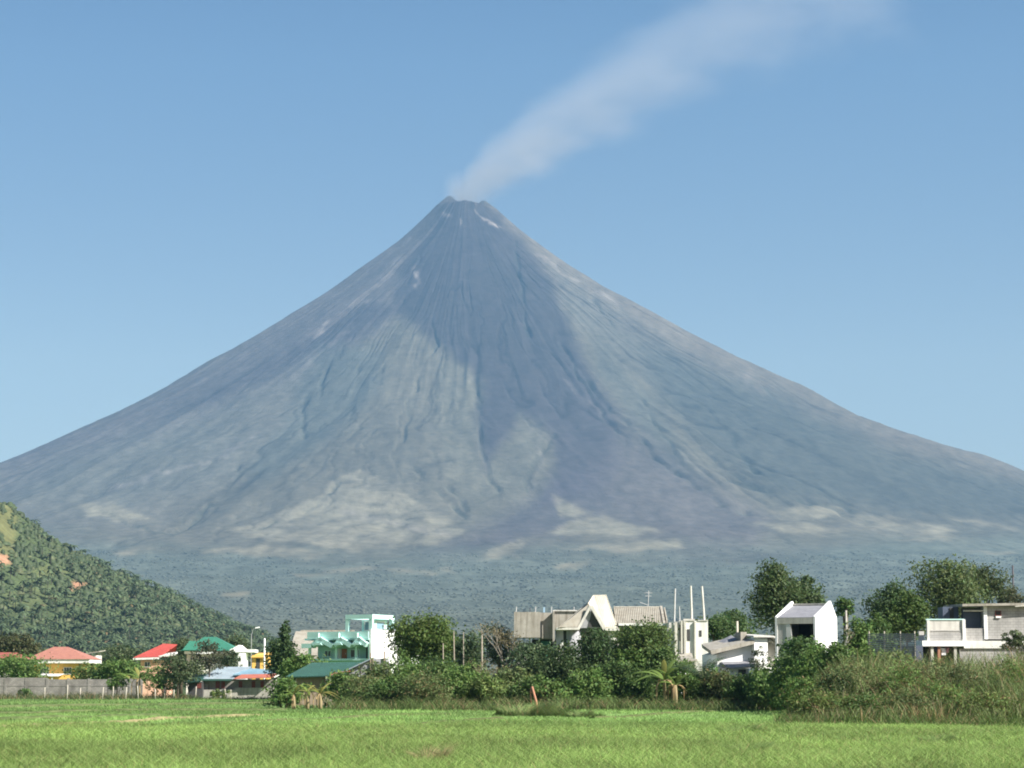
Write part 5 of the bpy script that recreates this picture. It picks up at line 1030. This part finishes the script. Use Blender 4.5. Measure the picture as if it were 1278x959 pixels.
Vv, Fv, Cv = join([p1, p2]); o = npmesh('tall_grass', Vv, Fv, M['blade'], cols=Cv); tag(o, 'thicket of tall reedy green and tan grass on the right of the field', 'tall grass', kind='stuff')

def weeds(name, label, n, a, b, dspread, hmin, hmax, col, dryf, seed, wd=.025, pat=.0):
    g = np.random.default_rng(seed); px_ = a[0] + (b[0] - a[0]) * g.random(n); t = (px_ - a[0]) / (b[0] - a[0]); d = a[1] + (b[1] - a[1]) * t + dspread * (g.random(n) - .5)
    x = (px_ - CX) / F * d; q = fbm(x / 1.3, d / 2, 4, seed); k = g.random(n) < q * 1.5 - pat; x, d, q = x[k], d[k], q[k]; n = len(x)
    h = (hmin + (hmax - hmin) * g.random(n) ** 1.6) * (.5 + q); c = np.array(col) * (.6 + .8 * g.random((n, 1))); dr = g.random((n, 1)) < dryf * 2 * fbm(x / 2, d / 3, 3, seed + 1)[:, None]; c = np.where(dr, np.array((.3, .22, .12)) * (.6 + .7 * g.random((n, 1))), c)
    v, f, cc = blades(x, d, ground_z(x, d) - .03, h, wd * (.7 + .8 * g.random(n)), .8, c, seed, 3); o = npmesh(name, v, f, M['blade'], cols=cc); return tag(o, label, 'weeds', kind='stuff')
weeds('weeds', 'rough weeds and dry stalks along the bushes at the far edge of the field', 16000, (415, 187), (985, 182), 7, .3, 1.5, (.11, .155, .05), .16, 201, .035)
weeds('weeds', 'scrappy weeds along the foot of the grey block wall', 7000, (-40, 303), (250, 300), 10, .25, 1.3, (.085, .11, .045), .25, 202, .045)
weeds('weeds', 'weeds along the foot of the metal roofed house', 1800, (240, 296), (350, 292), 4, .2, .7, (.08, .12, .04), .15, 203, .04)
weeds('weeds', 'taller weedy fringe at the front of the tall grass thicket', 9000, (965, 123), (1330, 119), 6, .3, 1.0, (.085, .135, .035), .12, 204, .02)
def clump(label, px_, d, wpx, hpx, n, col, seed, dryf=.05, dpt=.5):
    g = np.random.default_rng(seed); s_ = d / F; rx = wpx * s_ * .5; a = g.random(n) * 6.28; r_ = np.sqrt(g.random(n)); x = np.cos(a) * r_ * rx; y = np.sin(a) * r_ * rx * dpt
    h = hpx * s_ * (1 - .6 * r_ ** 2) * (.45 + .6 * g.random(n)); c = np.array(col) * (.6 + .8 * g.random((n, 1))); dr = g.random((n, 1)) < dryf; c = np.where(dr, np.array((.32, .25, .13)) * (.7 + .5 * g.random((n, 1))), c)
    v, f, cc = blades(x, y, np.full(n, -.05), h, .02 * (.7 + .8 * g.random(n)) * d / 100, .9, c, seed, 3); o = npmesh('grass_clump', v, f, M['blade'], cols=cc); o.location = (X(px_, d), d, 0); return tag(o, label, 'grass clump')
clump('long dark grass clump around the leaning timber post', 668, 151, 110, 30, 2600, (.15, .21, .07), 301); clump('low grass clump right of the timber post clump', 728, 148, 50, 18, 800, (.15, .21, .07), 302)
clump('low dark grass clump left of the tall grass thicket', 930, 104, 80, 20, 800, (.14, .21, .065), 303); clump('dark grass tuft at the bottom right near the frame edge', 940, 72, 70, 34, 900, (.14, .21, .065), 304)
clump('dry brown grass tuft at the bottom centre of the field', 543, 64, 44, 46, 700, (.2, .19, .09), 305, .5); clump('dark grass tuft below the right part of the tall grass', 1175, 88, 70, 22, 700, (.14, .21, .065), 306); clump('small dark grass clump in the left middle of the field', 200, 103, 90, 12, 600, (.13, .2, .06), 307)
clump('brown dry grass hump on the pale bund at the left', 76, 121, 30, 9, 500, (.16, .13, .06), 308, .5)

# ------------------------------------------------------------------ render settings
S.render.engine = 'CYCLES'; c_ = S.cycles
c_.max_bounces = 6; c_.diffuse_bounces = 3; c_.glossy_bounces = 2; c_.transmission_bounces = 2; c_.volume_bounces = 1; c_.transparent_max_bounces = 4
c_.use_denoising = True; c_.pixel_filter_type = 'BLACKMAN_HARRIS'; c_.filter_width = 1.9; c_.caustics_reflective = False; c_.caustics_refractive = False
try: c_.denoiser = 'OPENIMAGEDENOISE'; c_.denoising_input_passes = 'RGB_ALBEDO_NORMAL'
except Exception: pass
c_.sample_clamp_indirect = 4
vs_ = S.view_settings; vs_.view_transform = 'Standard'; vs_.look = 'None'; vs_.gamma = 1; vs_.use_curve_mapping = False; vs_.exposure = 1.2
S.display_settings.display_device = 'sRGB'
